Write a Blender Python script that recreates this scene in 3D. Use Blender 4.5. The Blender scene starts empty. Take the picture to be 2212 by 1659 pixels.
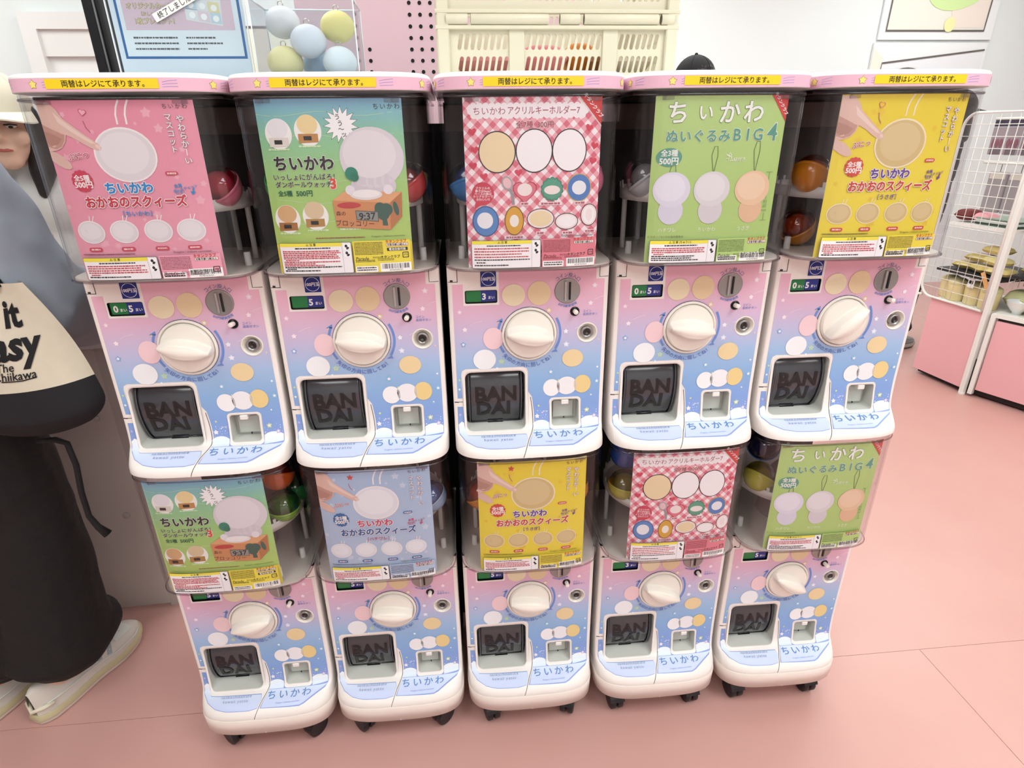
import bpy, math, random
from mathutils import Vector, Matrix, Euler
from mathutils.geometry import delaunay_2d_cdt

# ------------------------------------------------------------------ camera, world, lights, exposure
SC = bpy.context.scene
COL = SC.collection
FPX = 1277.51
cam_d = bpy.data.cameras.new('camera')
cam_d.sensor_width = 36.0
cam_d.lens = FPX / 2212.0 * 36.0
cam_d.clip_start = 0.02
cam = bpy.data.objects.new('camera', cam_d)
COL.objects.link(cam)
_r = Vector((0.99559921, -0.09299468, -0.0115849))
_u = Vector((0.0470119, 0.38867699, 0.92017394))
_f = Vector((0.0810685, 0.91666907, -0.39133836))
cam.matrix_world = Matrix(((_r.x, _u.x, -_f.x, -0.12347838), (_r.y, _u.y, -_f.y, -1.02642078),
                           (_r.z, _u.z, -_f.z, 1.30102522), (0, 0, 0, 1)))
SC.camera = cam
SC.view_settings.view_transform = 'Standard'
SC.view_settings.look = 'None'
SC.view_settings.gamma = 1.0
SC.view_settings.use_curve_mapping = False
SC.view_settings.exposure = 0.0
SC.cycles.max_bounces = 7
SC.cycles.diffuse_bounces = 3
SC.cycles.glossy_bounces = 3
SC.cycles.transparent_max_bounces = 18
SC.cycles.use_denoising = True
SC.cycles.use_adaptive_sampling = True
SC.cycles.adaptive_threshold = 0.05
SC.cycles.sample_clamp_indirect = 6.0

WORLD = bpy.data.worlds.new('world')
SC.world = WORLD
WORLD.use_nodes = True
WORLD.node_tree.nodes['Background'].inputs[0].default_value = (1.0, 0.97, 0.95, 1)
WORLD.node_tree.nodes['Background'].inputs[1].default_value = 0.25

LAMP_W = 12.8          # watts of each ceiling panel
LAMPS = [(-1.15, -3.2, .8), (1.1, -3.2, 1.0), (-1.15, -1.25, 1.0), (1.1, -1.25, 2.0), (3.35, -1.25, .4), (3.35, -3.2, .5), (-1.15, .75, 1.0), (1.1, .75, .85),
         (3.35, .75, .45), (-3.4, 2.7, 1.0), (-1.15, 2.7, 1.0), (1.1, 2.7, 1.2), (3.35, 2.7, 1.2)]      # x, y, share of the power
CEIL = 2.75

# ------------------------------------------------------------------ helpers
def lin(c):
    c = c / 255.0
    return c / 12.92 if c <= 0.04045 else ((c + 0.055) / 1.055) ** 2.4
def rgb(h):
    if isinstance(h, str):
        h = h.lstrip('#')
        h = tuple(int(h[i:i + 2], 16) for i in (0, 2, 4))
    return (lin(h[0]), lin(h[1]), lin(h[2]), 1.0)
_M = {}
def mat(name, col, rough=0.5, metal=0.0, spec=0.5, emit=0.0, bump=None, noise=None, coat=0.0, sheen=0.0):
    if name in _M:
        return _M[name]
    m = bpy.data.materials.new(name)
    m.use_nodes = True
    nt = m.node_tree
    b = nt.nodes['Principled BSDF']
    b.inputs['Base Color'].default_value = rgb(col)
    b.inputs['Roughness'].default_value = rough
    b.inputs['Metallic'].default_value = metal
    b.inputs['Specular IOR Level'].default_value = spec
    b.inputs['Coat Weight'].default_value = coat
    if sheen:
        b.inputs['Sheen Weight'].default_value = sheen
    if emit:
        b.inputs['Emission Color'].default_value = rgb(col)
        b.inputs['Emission Strength'].default_value = emit
    if noise or bump:
        tc = nt.nodes.new('ShaderNodeTexCoord')
        nz = nt.nodes.new('ShaderNodeTexNoise')
        nz.inputs['Scale'].default_value = (noise or bump)[0]
        nz.inputs['Detail'].default_value = 4
        nt.links.new(tc.outputs['Object'], nz.inputs['Vector'])
        if noise:
            mx = nt.nodes.new('ShaderNodeMix')
            mx.data_type = 'RGBA'
            mx.inputs['A'].default_value = rgb(col)
            mx.inputs['B'].default_value = rgb(noise[1])
            nt.links.new(nz.outputs['Fac'], mx.inputs['Factor'])
            nt.links.new(mx.outputs['Result'], b.inputs['Base Color'])
        if bump:
            bp = nt.nodes.new('ShaderNodeBump')
            bp.inputs['Strength'].default_value = bump[1]
            bp.inputs['Distance'].default_value = bump[2]
            nt.links.new(nz.outputs['Fac'], bp.inputs['Height'])
            nt.links.new(bp.outputs['Normal'], b.inputs['Normal'])
    _M[name] = m
    return m
def ink(h):
    return mat('ink_' + h.lstrip('#').lower(), h, 0.45, spec=0.35)
def clear(name, tint, gloss=0.08, rough=0.03):
    """clear plastic sheet: tinted straight transmission plus a fresnel gloss"""
    if name in _M:
        return _M[name]
    m = bpy.data.materials.new(name)
    m.use_nodes = True
    nt = m.node_tree
    nt.nodes.clear()
    out = nt.nodes.new('ShaderNodeOutputMaterial')
    tr = nt.nodes.new('ShaderNodeBsdfTransparent')
    tr.inputs[0].default_value = rgb(tint)
    gl = nt.nodes.new('ShaderNodeBsdfGlossy')
    gl.inputs['Roughness'].default_value = rough
    lw = nt.nodes.new('ShaderNodeLayerWeight')
    lw.inputs['Blend'].default_value = 0.5
    pw = nt.nodes.new('ShaderNodeMath'); pw.operation = 'POWER'
    pw.inputs[1].default_value = 4.0
    fr = nt.nodes.new('ShaderNodeMath'); fr.operation = 'MULTIPLY_ADD'
    fr.inputs[1].default_value = 0.55
    fr.inputs[2].default_value = gloss * .35
    nt.links.new(lw.outputs['Facing'], pw.inputs[0])
    nt.links.new(pw.outputs[0], fr.inputs[0])
    mx = nt.nodes.new('ShaderNodeMixShader')
    nt.links.new(fr.outputs[0], mx.inputs[0])
    nt.links.new(tr.outputs[0], mx.inputs[1])
    nt.links.new(gl.outputs[0], mx.inputs[2])
    nt.links.new(mx.outputs[0], out.inputs[0])
    _M[name] = m
    return m
def ramp_mat(name, axis, lo, hi, stops, rough=0.45, spec=0.35):
    """printed colour ramp along one object axis"""
    if name in _M:
        return _M[name]
    m = mat(name, '#ffffff', rough, spec=spec)
    nt = m.node_tree
    b = nt.nodes['Principled BSDF']
    tc = nt.nodes.new('ShaderNodeTexCoord')
    sp = nt.nodes.new('ShaderNodeSeparateXYZ')
    mr = nt.nodes.new('ShaderNodeMapRange')
    mr.inputs['From Min'].default_value = lo
    mr.inputs['From Max'].default_value = hi
    cr = nt.nodes.new('ShaderNodeValToRGB')
    while len(cr.color_ramp.elements) < len(stops):
        cr.color_ramp.elements.new(0.5)
    for e, (p, c) in zip(cr.color_ramp.elements, stops):
        e.position = p
        e.color = rgb(c)
    nt.links.new(tc.outputs['Object'], sp.inputs[0])
    nt.links.new(sp.outputs[axis], mr.inputs['Value'])
    nt.links.new(mr.outputs[0], cr.inputs[0])
    nt.links.new(cr.outputs[0], b.inputs['Base Color'])
    return m

class MB:
    """mesh collector with material slots"""
    def __init__(s):
        s.v = []; s.f = []; s.m = []; s.mats = []; s.sm = []
    def mi(s, m):
        if m not in s.mats:
            s.mats.append(m)
        return s.mats.index(m)
    def add(s, vs, fs, m, smooth=False):
        o = len(s.v); k = s.mi(m)
        s.v += [tuple(p) for p in vs]
        for f in fs:
            s.f.append(tuple(i + o for i in f)); s.m.append(k); s.sm.append(smooth)
        return s
    def box(s, c, d, m, rot=None, bev=0.0):
        hx, hy, hz = d[0] / 2, d[1] / 2, d[2] / 2
        if bev <= 0:
            vs = [Vector((sx * hx, sy * hy, sz * hz)) for sx in (-1, 1) for sy in (-1, 1) for sz in (-1, 1)]
            fs = [(0, 1, 3, 2), (4, 6, 7, 5), (0, 4, 5, 1), (2, 3, 7, 6), (0, 2, 6, 4), (1, 5, 7, 3)]
        else:
            b = min(bev, hx * .95, hy * .95, hz * .95)
            vs = []; ix = {}
            for sx in (-1, 1):
                for sy in (-1, 1):
                    for sz in (-1, 1):
                        for a in range(3):
                            p = [sx * (hx - b), sy * (hy - b), sz * (hz - b)]
                            p[a] += (sx, sy, sz)[a] * b
                            ix[(sx, sy, sz, a)] = len(vs); vs.append(Vector(p))
            fs = []
            for a in range(3):
                o = [i for i in range(3) if i != a]
                for sg in (-1, 1):
                    q = []
                    for s1, s2 in ((-1, -1), (1, -1), (1, 1), (-1, 1)):
                        k = [0, 0, 0]; k[a] = sg; k[o[0]] = s1; k[o[1]] = s2
                        q.append(ix[(k[0], k[1], k[2], a)])
                    fs.append(q if (sg > 0) == (a != 1) else q[::-1])
            for a in range(3):
                o = [i for i in range(3) if i != a]
                for s1 in (-1, 1):
                    for s2 in (-1, 1):
                        q = []
                        for sg, ax in ((-1, o[0]), (1, o[0]), (1, o[1]), (-1, o[1])):
                            k = [0, 0, 0]; k[a] = sg; k[o[0]] = s1; k[o[1]] = s2
                            q.append(ix[(k[0], k[1], k[2], ax)])
                        fs.append(q)
            for sx in (-1, 1):
                for sy in (-1, 1):
                    for sz in (-1, 1):
                        fs.append([ix[(sx, sy, sz, a)] for a in range(3)])
        R = rot.to_matrix() if isinstance(rot, Euler) else rot
        if R is not None:
            vs = [R @ v for v in vs]
        c = Vector(c)
        return s.add([v + c for v in vs], fs, m)
    def lathe(s, prof, m, seg=24, c=(0, 0, 0), axis='Z', smooth=True, arc=(0, 2 * math.pi)):
        full = abs(arc[1] - arc[0] - 2 * math.pi) < 1e-6
        n = seg if full else seg + 1
        vs = []
        for (r, z) in prof:
            for i in range(n):
                a = arc[0] + (arc[1] - arc[0]) * i / seg
                p = (r * math.cos(a), r * math.sin(a), z)
                if axis == 'Y':
                    p = (p[0], -z, p[1])
                elif axis == 'X':
                    p = (z, p[0], p[1])
                vs.append((p[0] + c[0], p[1] + c[1], p[2] + c[2]))
        fs = []
        for j in range(len(prof) - 1):
            for i in range(seg):
                k = (i + 1) % n
                fs.append((j * n + i, j * n + k, (j + 1) * n + k, (j + 1) * n + i))
        return s.add(vs, fs, m, smooth)
    def tube(s, pts, r, m, seg=8, cap=True, smooth=True):
        pts = [Vector(p) for p in pts]
        rs = r if isinstance(r, (list, tuple)) else [r] * len(pts)
        vs = []; prev = None
        for i, p in enumerate(pts):
            t = (pts[min(i + 1, len(pts) - 1)] - pts[max(i - 1, 0)]).normalized()
            if prev is None:
                a = t.orthogonal().normalized()
            else:
                a = (prev - t * prev.dot(t)).normalized()
            prev = a
            b = t.cross(a)
            for k in range(seg):
                w = 2 * math.pi * k / seg
                vs.append(p + (a * math.cos(w) + b * math.sin(w)) * rs[i])
        fs = []
        for i in range(len(pts) - 1):
            for k in range(seg):
                l = (k + 1) % seg
                fs.append((i * seg + k, i * seg + l, (i + 1) * seg + l, (i + 1) * seg + k))
        if cap:
            fs.append(tuple(range(seg))[::-1])
            fs.append(tuple((len(pts) - 1) * seg + k for k in range(seg)))
        return s.add(vs, fs, m, smooth)
    def loft(s, loops, m, cap0=True, cap1=True, smooth=True):
        n = len(loops[0]); vs = [p for l in loops for p in l]; fs = []
        for j in range(len(loops) - 1):
            for i in range(n):
                k = (i + 1) % n
                fs.append((j * n + i, j * n + k, (j + 1) * n + k, (j + 1) * n + i))
        s.add(vs, fs, m, smooth)
        if cap0:
            s.add(loops[0], [tuple(range(n))[::-1]], m)
        if cap1:
            s.add(loops[-1], [tuple(range(n))], m)
        return s
    def ball(s, c, r, m, seg=24, rings=14, t0=0.0, t1=math.pi, smooth=True):
        rx, ry, rz = (r, r, r) if not isinstance(r, (tuple, list)) else r
        vs = []; fs = []
        for j in range(rings + 1):
            t = t0 + (t1 - t0) * j / rings
            for i in range(seg):
                a = 2 * math.pi * i / seg
                vs.append((c[0] + rx * math.sin(t) * math.cos(a), c[1] + ry * math.sin(t) * math.sin(a), c[2] + rz * math.cos(t)))
        for j in range(rings):
            for i in range(seg):
                k = (i + 1) % seg
                fs.append((j * seg + i, (j + 1) * seg + i, (j + 1) * seg + k, j * seg + k))
        return s.add(vs, fs, m, smooth)
    def mesh(s, name):
        me = bpy.data.meshes.new(name)
        me.from_pydata(s.v, [], s.f)
        for m in s.mats:
            me.materials.append(m)
        me.polygons.foreach_set('material_index', s.m)
        me.polygons.foreach_set('use_smooth', s.sm)
        me.update()
        return me
    def obj(s, name, parent=None, loc=None):
        return put(name, s.mesh(name), parent, loc)

def put(name, me, parent=None, loc=None, rot=None, label=None):
    o = bpy.data.objects.new(name, me)
    COL.objects.link(o)
    if parent is not None:
        o.parent = parent
    if loc is not None:
        o.location = loc
    if rot is not None:
        o.rotation_euler = rot
    if label:
        o['label'] = label
    return o
def tag(o, label, cat, group=None):
    o['label'] = label; o['category'] = cat
    if group:
        o['group'] = group
    return o
def thing(name, label, cat, loc=(0, 0, 0), rotz=0.0, group=None):
    o = bpy.data.objects.new(name, None)
    o.empty_display_size = 0.05
    COL.objects.link(o)
    o.location = loc; o.rotation_euler = (0, 0, rotz)
    return tag(o, label, cat, group)
def struct(o):
    o['kind'] = 'structure'
    return o

# ---- flat shapes -------------------------------------------------
def rrect(x0, y0, x1, y1, r, n=5):
    p = []
    for cx, cy, a0 in ((x1 - r, y1 - r, 0), (x0 + r, y1 - r, 90), (x0 + r, y0 + r, 180), (x1 - r, y0 + r, 270)):
        for i in range(n + 1):
            a = math.radians(a0 + 90 * i / n)
            p.append((cx + r * math.cos(a), cy + r * math.sin(a)))
    return p
def ell(cx, cy, rx, ry, n=28, rot=0.0):
    c, s = math.cos(rot), math.sin(rot)
    return [(cx + c * rx * math.cos(t) - s * ry * math.sin(t), cy + s * rx * math.cos(t) + c * ry * math.sin(t))
            for t in (2 * math.pi * i / n for i in range(n))]
def starp(cx, cy, r, k=0.55, n=5, rot=0.0):
    return [(cx + (r if i % 2 == 0 else r * k) * math.sin(math.pi * i / n + rot),
             cy + (r if i % 2 == 0 else r * k) * math.cos(math.pi * i / n + rot)) for i in range(2 * n)]
def heartp(cx, cy, r, n=22, rot=0.0):
    p = []
    for i in range(n):
        t = 2 * math.pi * i / n
        x = 16 * math.sin(t) ** 3 / 16.0 * r
        y = (13 * math.cos(t) - 5 * math.cos(2 * t) - 2 * math.cos(3 * t) - math.cos(4 * t)) / 16.0 * r
        p.append((cx + x * math.cos(rot) - y * math.sin(rot), cy + x * math.sin(rot) + y * math.cos(rot)))
    return p
def scallop(cx, cy, rx, ry, bumps, amp, n=6):
    p = []
    N = bumps * n
    for i in range(N):
        t = 2 * math.pi * i / N
        k = 1 + amp * abs(math.sin(bumps * t / 2))
        p.append((cx + rx * k * math.cos(t), cy + ry * k * math.sin(t)))
    return p
def thick(pts, w):
    """outline polygon of an open polyline of width w"""
    L = []; R = []
    for i, p in enumerate(pts):
        a = pts[max(i - 1, 0)]; b = pts[min(i + 1, len(pts) - 1)]
        dx, dy = b[0] - a[0], b[1] - a[1]
        d = math.hypot(dx, dy) or 1e-9
        nx, ny = -dy / d * w / 2, dx / d * w / 2
        L.append((p[0] + nx, p[1] + ny)); R.append((p[0] - nx, p[1] - ny))
    return L + R[::-1]
def arcpts(cx, cy, r, a0, a1, n=16):
    return [(cx + r * math.cos(math.radians(a0 + (a1 - a0) * i / n)), cy + r * math.sin(math.radians(a0 + (a1 - a0) * i / n))) for i in range(n + 1)]
def dense(p, g):
    r = []
    for i in range(len(p)):
        a, b = p[i], p[(i + 1) % len(p)]
        n = max(1, int(math.hypot(b[0] - a[0], b[1] - a[1]) / g + .3))
        r += [(a[0] + (b[0] - a[0]) * k / n, a[1] + (b[1] - a[1]) * k / n) for k in range(n)]
    return r
def region(outer, holes=(), g=None):
    if g:
        outer = dense(outer, g)
        holes = [dense(h, g) for h in holes]
    pts = [Vector(p) for p in outer]
    faces = [list(range(len(outer)))]
    for h in holes:
        o = len(pts)
        pts += [Vector(p) for p in h]
        faces.append(list(range(o, o + len(h))))
    if g:
        xs = [p[0] for p in outer]; ys = [p[1] for p in outer]
        x0, x1, y0, y1 = min(xs), max(xs), min(ys), max(ys)
        if x1 - x0 > g * 1.2 or y1 - y0 > g * 1.2:
            nx = max(1, int((x1 - x0) / g)); ny = max(1, int((y1 - y0) / g))
            for i in range(1, nx):
                for j in range(0, ny + 1):
                    pts.append(Vector((x0 + (x1 - x0) * i / nx, y0 + (y1 - y0) * (j + .5) / (ny + 1))))
    r = delaunay_2d_cdt(pts, [], faces, 2, 1e-7)
    return [(v.x, v.y) for v in r[0]], [tuple(f) for f in r[2]]

_fc = bpy.data.curves.new('glyphs', 'FONT')
_fo = bpy.data.objects.new('glyphs', _fc)
_T = {}
_TB = {}
def glyphs(s, bold=0.0, res=2):
    k = (s, bold, res)
    if k not in _T:
        cjk = bold > 0 and any(ord(c) > 0x2000 for c in s)
        if cjk:
            # thicken dense characters by shifted copies: keeps every stroke and counter whole
            bv, bf = glyphs(s, 0.0, res)
            rings = [(bold, 8 if bold > .03 else 6)] + ([(bold * .5, 6)] if bold > .05 else [])
            vs = list(bv); fs = list(bf)
            for r, n in rings:
                for i in range(n):
                    dx, dy = r * math.cos(2 * math.pi * i / n), r * math.sin(2 * math.pi * i / n)
                    o = len(vs)
                    vs += [(a + dx, b + dy) for a, b in bv]
                    fs += [tuple(j + o for j in f) for f in bf]
            _T[k] = (vs, fs)
            _TB[(s, bold)] = len(bv)
            return _T[k]
        _fc.body = s; _fc.offset = bold; _fc.resolution_u = res
        me = bpy.data.meshes.new_from_object(_fo)
        vs = [(v.co.x, v.co.y) for v in me.vertices]
        fs = [tuple(p.vertices) for p in me.polygons]
        bpy.data.meshes.remove(me)
        _T[k] = (vs, fs)
    return _T[k]

class Print:
    """flat print laid on a surface: fn(u, v, off) -> point"""
    def __init__(s, fn, step=0.0002, g=0.012):
        s.mb = MB(); s.fn = fn; s.step = step; s.g = g; s.lay = 0
    def off(s, lay):
        if lay is None:
            s.lay += 1
            lay = s.lay
        return lay * s.step
    def poly(s, pts, m, lay=None, holes=(), g=None):
        if isinstance(m, str):
            m = ink(m)
        vs, fs = region(pts, holes, g or s.g)
        o = s.off(lay)
        s.mb.add([s.fn(x, y, o) for x, y in vs], fs, m)
    def line(s, pts, w, m, lay=None):
        s.poly(thick(pts, w), m, lay)
    def text(s, t, x, y, size, m, bold=0.0, out=None, rot=0.0, align='C', lay=None, gap=0.0, shear=0.0, sx=1.0, vert=False, arc=None):
        """size = em height; gap = extra advance per glyph in em; arc = (radius, middle angle deg, sign)"""
        if isinstance(m, str):
            m = ink(m)
        units = []
        if gap or vert or arc:
            cur = 0.0
            for ch in t:
                vs, fs = glyphs(ch, bold)
                if not vs:
                    cur += 0.5; continue
                w = max(v[0] for v in vs) - min(v[0] for v in vs)
                adv = 1.0 if ord(ch) > 0x2000 else w + 0.08
                if vert:
                    q = vs
                    if ch == 'ー':
                        q = [(0.5 + (v[1] - .38), .38 + (v[0] - .5)) for v in vs]
                    units.append((ch, [(v[0] - .5, v[1] - cur) for v in q], fs, 0.0))
                    cur += 1.0 + gap
                else:
                    units.append((ch, [(v[0] + cur, v[1]) for v in vs], fs, cur + adv / 2))
                    cur += adv + gap
            total = 0.0 if vert else cur - gap
        else:
            vs, fs = glyphs(t, bold)
            if not vs:
                return
            x0 = min(v[0] for v in vs); total = max(v[0] for v in vs) - x0
            units.append((t, [(v[0] - x0, v[1]) for v in vs], fs, 0.0))
        ax = {'C': -total / 2, 'L': 0.0, 'R': -total}[align] if not vert else 0.0
        c, sn = math.cos(rot), math.sin(rot)
        def place(vs, mid):
            r = []
            for (a, b) in vs:
                a = (a + ax + shear * b) * sx
                b = b - (0 if vert else 0.36)
                if arc:
                    R, mid_a, sg = arc
                    k = math.radians(mid_a) - sg * ((mid + ax) * sx * size) / R
                    la = (a - (mid + ax) * sx) * size
                    lb = b * size
                    rr = R + sg * lb
                    r.append((x + rr * math.cos(k) + sg * la * math.sin(k), y + rr * math.sin(k) - sg * la * math.cos(k)))
                else:
                    a *= size; b *= size
                    r.append((x + c * a - sn * b, y + sn * a + c * b))
            return r
        if out:
            o = s.off(lay)
            for (ch, vs, fs, mid) in units:
                gv, gf = glyphs(ch, bold + out[1])
                bx = min(p[0] for p in vs) - min(p[0] for p in glyphs(ch, bold)[0]) if not vert else None
                if vert:
                    src = glyphs(ch, bold)[0]
                    dy = vs[0][1] - src[0][1]
                    q = [(v[0] - .5, v[1] + dy) for v in gv] if ch != 'ー' else None
                    if q is None:
                        continue
                else:
                    q = [(v[0] + bx, v[1]) for v in gv]
                nb = _TB.get((ch, bold + out[1]), 10 ** 9)
                s.mb.add([s.fn(p[0], p[1], o + 6e-6 * (i // nb)) for i, p in enumerate(place(q, mid))], gf, ink(out[0]))
            lay = None if lay is None else lay + (4 if size > .018 else 1)
        o = s.off(lay)
        for (ch, vs, fs, mid) in units:
            nb = _TB.get((ch, bold), 10 ** 9)
            s.mb.add([s.fn(p[0], p[1], o + 6e-6 * (i // nb)) for i, p in enumerate(place(vs, mid))], fs, m)
    def dashes(s, x0, x1, y, h, col, seed=0, lay=None):
        """a line of print too small to read"""
        rd = random.Random(seed)
        o = s.off(lay); m = ink(col); x = x0
        while x < x1:
            w = rd.uniform(.7, 2.4) * h
            e = min(x + w, x1)
            hh = h * rd.uniform(.75, 1.0)
            s.mb.add([s.fn(a, b, o) for a, b in ((x, y - hh / 2), (e, y - hh / 2), (e, y + hh / 2), (x, y + hh / 2))], [(0, 1, 2, 3)], m)
            x = e + rd.uniform(.15, .4) * h
    def mesh(s, name):
        return s.mb.mesh(name)

def evaluated(me, mods):
    """run a list of (type, {settings}) modifiers on a mesh and return the result"""
    o = bpy.data.objects.new('tmp', me)
    COL.objects.link(o)
    for t, kw in mods:
        md = o.modifiers.new(t, t)
        for k, v in kw.items():
            setattr(md, k, v)
    dg = bpy.context.evaluated_depsgraph_get()
    r = bpy.data.meshes.new_from_object(o.evaluated_get(dg))
    bpy.data.objects.remove(o)
    return r

# ------------------------------------------------------------------ the room
m_wall = mat('wall_paint', '#f0f4f4', 0.75, noise=(1.2, '#ebf0f0'))
m_ceil = mat('ceiling_paint', '#f2f2ee', 0.8)
m_floor = mat('floor_vinyl', '#d2a29a', 0.33, spec=0.5, noise=(5.0, '#cb9991'), bump=(90.0, 0.05, 0.001))
m_floorb = mat('floor_joint', '#a8706a', 0.8)
def slab(name, c, d, m):
    return struct(MB().box(c, d, m).obj(name))
fl = slab('floor', (0.25, -0.3, -0.03), (11.5, 8.5, 0.054), m_floorb)
YS = 0.060
cuts = {0: [-5.5, -2.6, 1.071, 4.2, 6.0], 1: [-5.5, -2.7, 0.2, 3.3, 6.0]}
for row, (y0, y1) in enumerate(((-4.55, YS), (YS, 3.95))):
    xs = cuts[row]
    for a, b in zip(xs[:-1], xs[1:]):
        MB().box(((a + b) / 2, (y0 + y1) / 2, -0.0015), (b - a - .0012, y1 - y0 - .0012, 0.003), m_floor).obj('floor_sheet', fl)
wb = slab('wall_back', (0.25, 3.98, CEIL / 2), (11.5, 0.1, CEIL), m_wall)
slab('wall_left', (-5.45, -0.3, CEIL / 2), (0.1, 8.5, CEIL), m_wall)
slab('wall_right', (5.95, -0.3, CEIL / 2), (0.1, 8.5, CEIL), m_wall)
slab('wall_front', (0.25, -4.58, CEIL / 2), (11.5, 0.1, CEIL), m_wall)
slab('ceiling', (0.25, -0.3, CEIL + 0.03), (11.5, 8.5, 0.06), m_ceil)
m_lamp = mat('lamp_diffuser', '#fffaf2', 0.5, emit=3.0)
m_lampf = mat('lamp_frame', '#e8e8e6', 0.5)
for i, (x, y, lw_) in enumerate(LAMPS):
    t = thing('ceiling_light', 'flat white ceiling light panel recessed above the shop floor', 'light', (x, y, CEIL), 0, 'ceiling light panels')
    f = MB()
    for sx, sy, wx, wy in ((0, .63, 1.26, .04), (0, -.63, 1.26, .04), (.63, 0, .04, 1.3), (-.63, 0, .04, 1.3)):
        f.box((sx, sy, -.012), (wx, wy, .022), m_lampf)
    f.obj('frame', t)
    MB().box((0, 0, -.008), (1.2, 1.2, .01), m_lamp).obj('diffuser', t)
    L = bpy.data.lights.new('panel_light', 'AREA')
    L.shape = 'RECTANGLE'; L.size = 1.2; L.size_y = 1.2; L.energy = LAMP_W * lw_; L.color = (0.76, 0.96, 1.0)
    lo = bpy.data.objects.new('panel_light', L)
    COL.objects.link(lo); lo.parent = t; lo.location = (0, 0, -.03)
# door and its casing in the back wall
m_white = mat('white_paint', '#f0efed', 0.45)
dd = struct(thing('door_1', 'white door in the back wall', 'door', (-2.35, 3.93, 0)))
del dd['category']
MB().box((0, -.005, 1.0), (1.06, .03, 2.0), mat('door_leaf', '#f6f7f6', .5)).obj('door_leaf', dd)
for s in (-1, 1):
    MB().box((s * .58, -.03, .99), (.1, .1, 1.98), m_white).obj('casing', dd)
MB().box((0, -.03, 2.03), (1.26, .1, .1), m_white).obj('casing', dd)
MB().box((0, -.03, 1.9), (1.06, .05, .16), m_white, None).obj('transom', dd)
MB().tube([(.44, -.02, 1.0), (.44, -.07, 1.0), (.34, -.07, 1.0)], .011, mat('chrome', '#c8c8c8', .25, 1.0)).obj('handle', dd)

# ------------------------------------------------------------------ the capsule machines
W = 0.1445           # half width
Y0 = 0.014
YB = 0.27
PROF = [(.3525, 0), (.10, 0), (.085, -.0008), (.07, -.002), (.05, -.005), (.04, -.0085), (.0345, -.0135), (.031, -.022),
        (.028, -.032), (.024, -.043), (.0185, -.054), (.012, -.062), (.005, -.0655), (0, -.066)]
def _cr(P, k):
    out = []
    for i in range(len(P) - 1):
        a, b, c, d = P[max(i - 1, 0)], P[i], P[i + 1], P[min(i + 2, len(P) - 1)]
        for q in range(k):
            f = q / k
            out.append(tuple(.5 * (2 * b[j] + (c[j] - a[j]) * f + (2 * a[j] - 5 * b[j] + 4 * c[j] - d[j]) * f * f + (3 * b[j] - a[j] - 3 * c[j] + d[j]) * f ** 3) for j in (0, 1)))
    return out + [P[-1]]
PROF = PROF[:1] + _cr(PROF[1:], 8)
ARC = [(.3525, .3525, 0.0), (.10, .10, 0.0)]
_s = .10
for (za, ya), (zb, yb) in zip(PROF[1:-1], PROF[2:]):
    _s -= math.hypot(zb - za, yb - ya)
    ARC.append((_s, zb, yb))
SBOT = _s
def prof(s):
    if s >= ARC[0][0]:
        return ARC[0][1] + (s - ARC[0][0]), 0.0
    for (s0, z0, y0), (s1, z1, y1) in zip(ARC[:-1], ARC[1:]):
        if s1 <= s <= s0:
            t = (s0 - s) / (s0 - s1)
            return z0 + (z1 - z0) * t, y0 + (y1 - y0) * t
    return ARC[-1][1] + (s - ARC[-1][0]), ARC[-1][2]
def sz(z):
    """arc position on the front for a height"""
    for (s0, z0, y0), (s1, z1, y1) in zip(ARC[:-1], ARC[1:]):
        if z1 <= z <= z0:
            return s0 + (s1 - s0) * (z0 - z) / max(z0 - z1, 1e-9)
    return SBOT
def hh(r, n):
    return max(0.0, 1 - min(abs(r), 1.0) ** n) ** (1.0 / n)
def fpt(x, s):
    z, yp = prof(s)
    n = 3.6 + 6.4 * max(0.0, 1 + yp / .066) ** 3
    return Vector((x, Y0 + (yp - Y0) * hh(x / W, n), z))
def front(x, s, off=0.0):
    p = fpt(x, s)
    if off:
        e = .0015
        a = fpt(min(x + e, W), s) - fpt(max(x - e, -W), s)
        b = fpt(x, s + e) - fpt(x, s - e)
        p = p + a.cross(b).normalized() * off
    return p

m_body = mat('machine_white_plastic', '#f3ebe6', 0.32, spec=0.45)
m_dark = mat('machine_rear_charcoal', '#262326', 0.5)
m_tray = mat('tray_grey_plastic', '#d3d2cb', 0.45)
m_seam = mat('seam_shadow_gap', '#3a322c', 0.8)
m_metal = mat('coin_plate_metal', '#9b9a99', 0.35, 0.75)
m_metal2 = mat('coin_plate_edge', '#b9b8b6', 0.3, 0.8)
m_blackp = mat('black_plastic', '#101011', 0.35)
m_flap = mat('flap_smoked_plastic', '#3a3a40', 0.16, spec=0.6, coat=0.3)
m_emb = mat('flap_embossed_letters', '#171114', 0.45)
m_knob = mat('knob_ivory_plastic', '#f1e9df', 0.3, spec=0.5)

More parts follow.
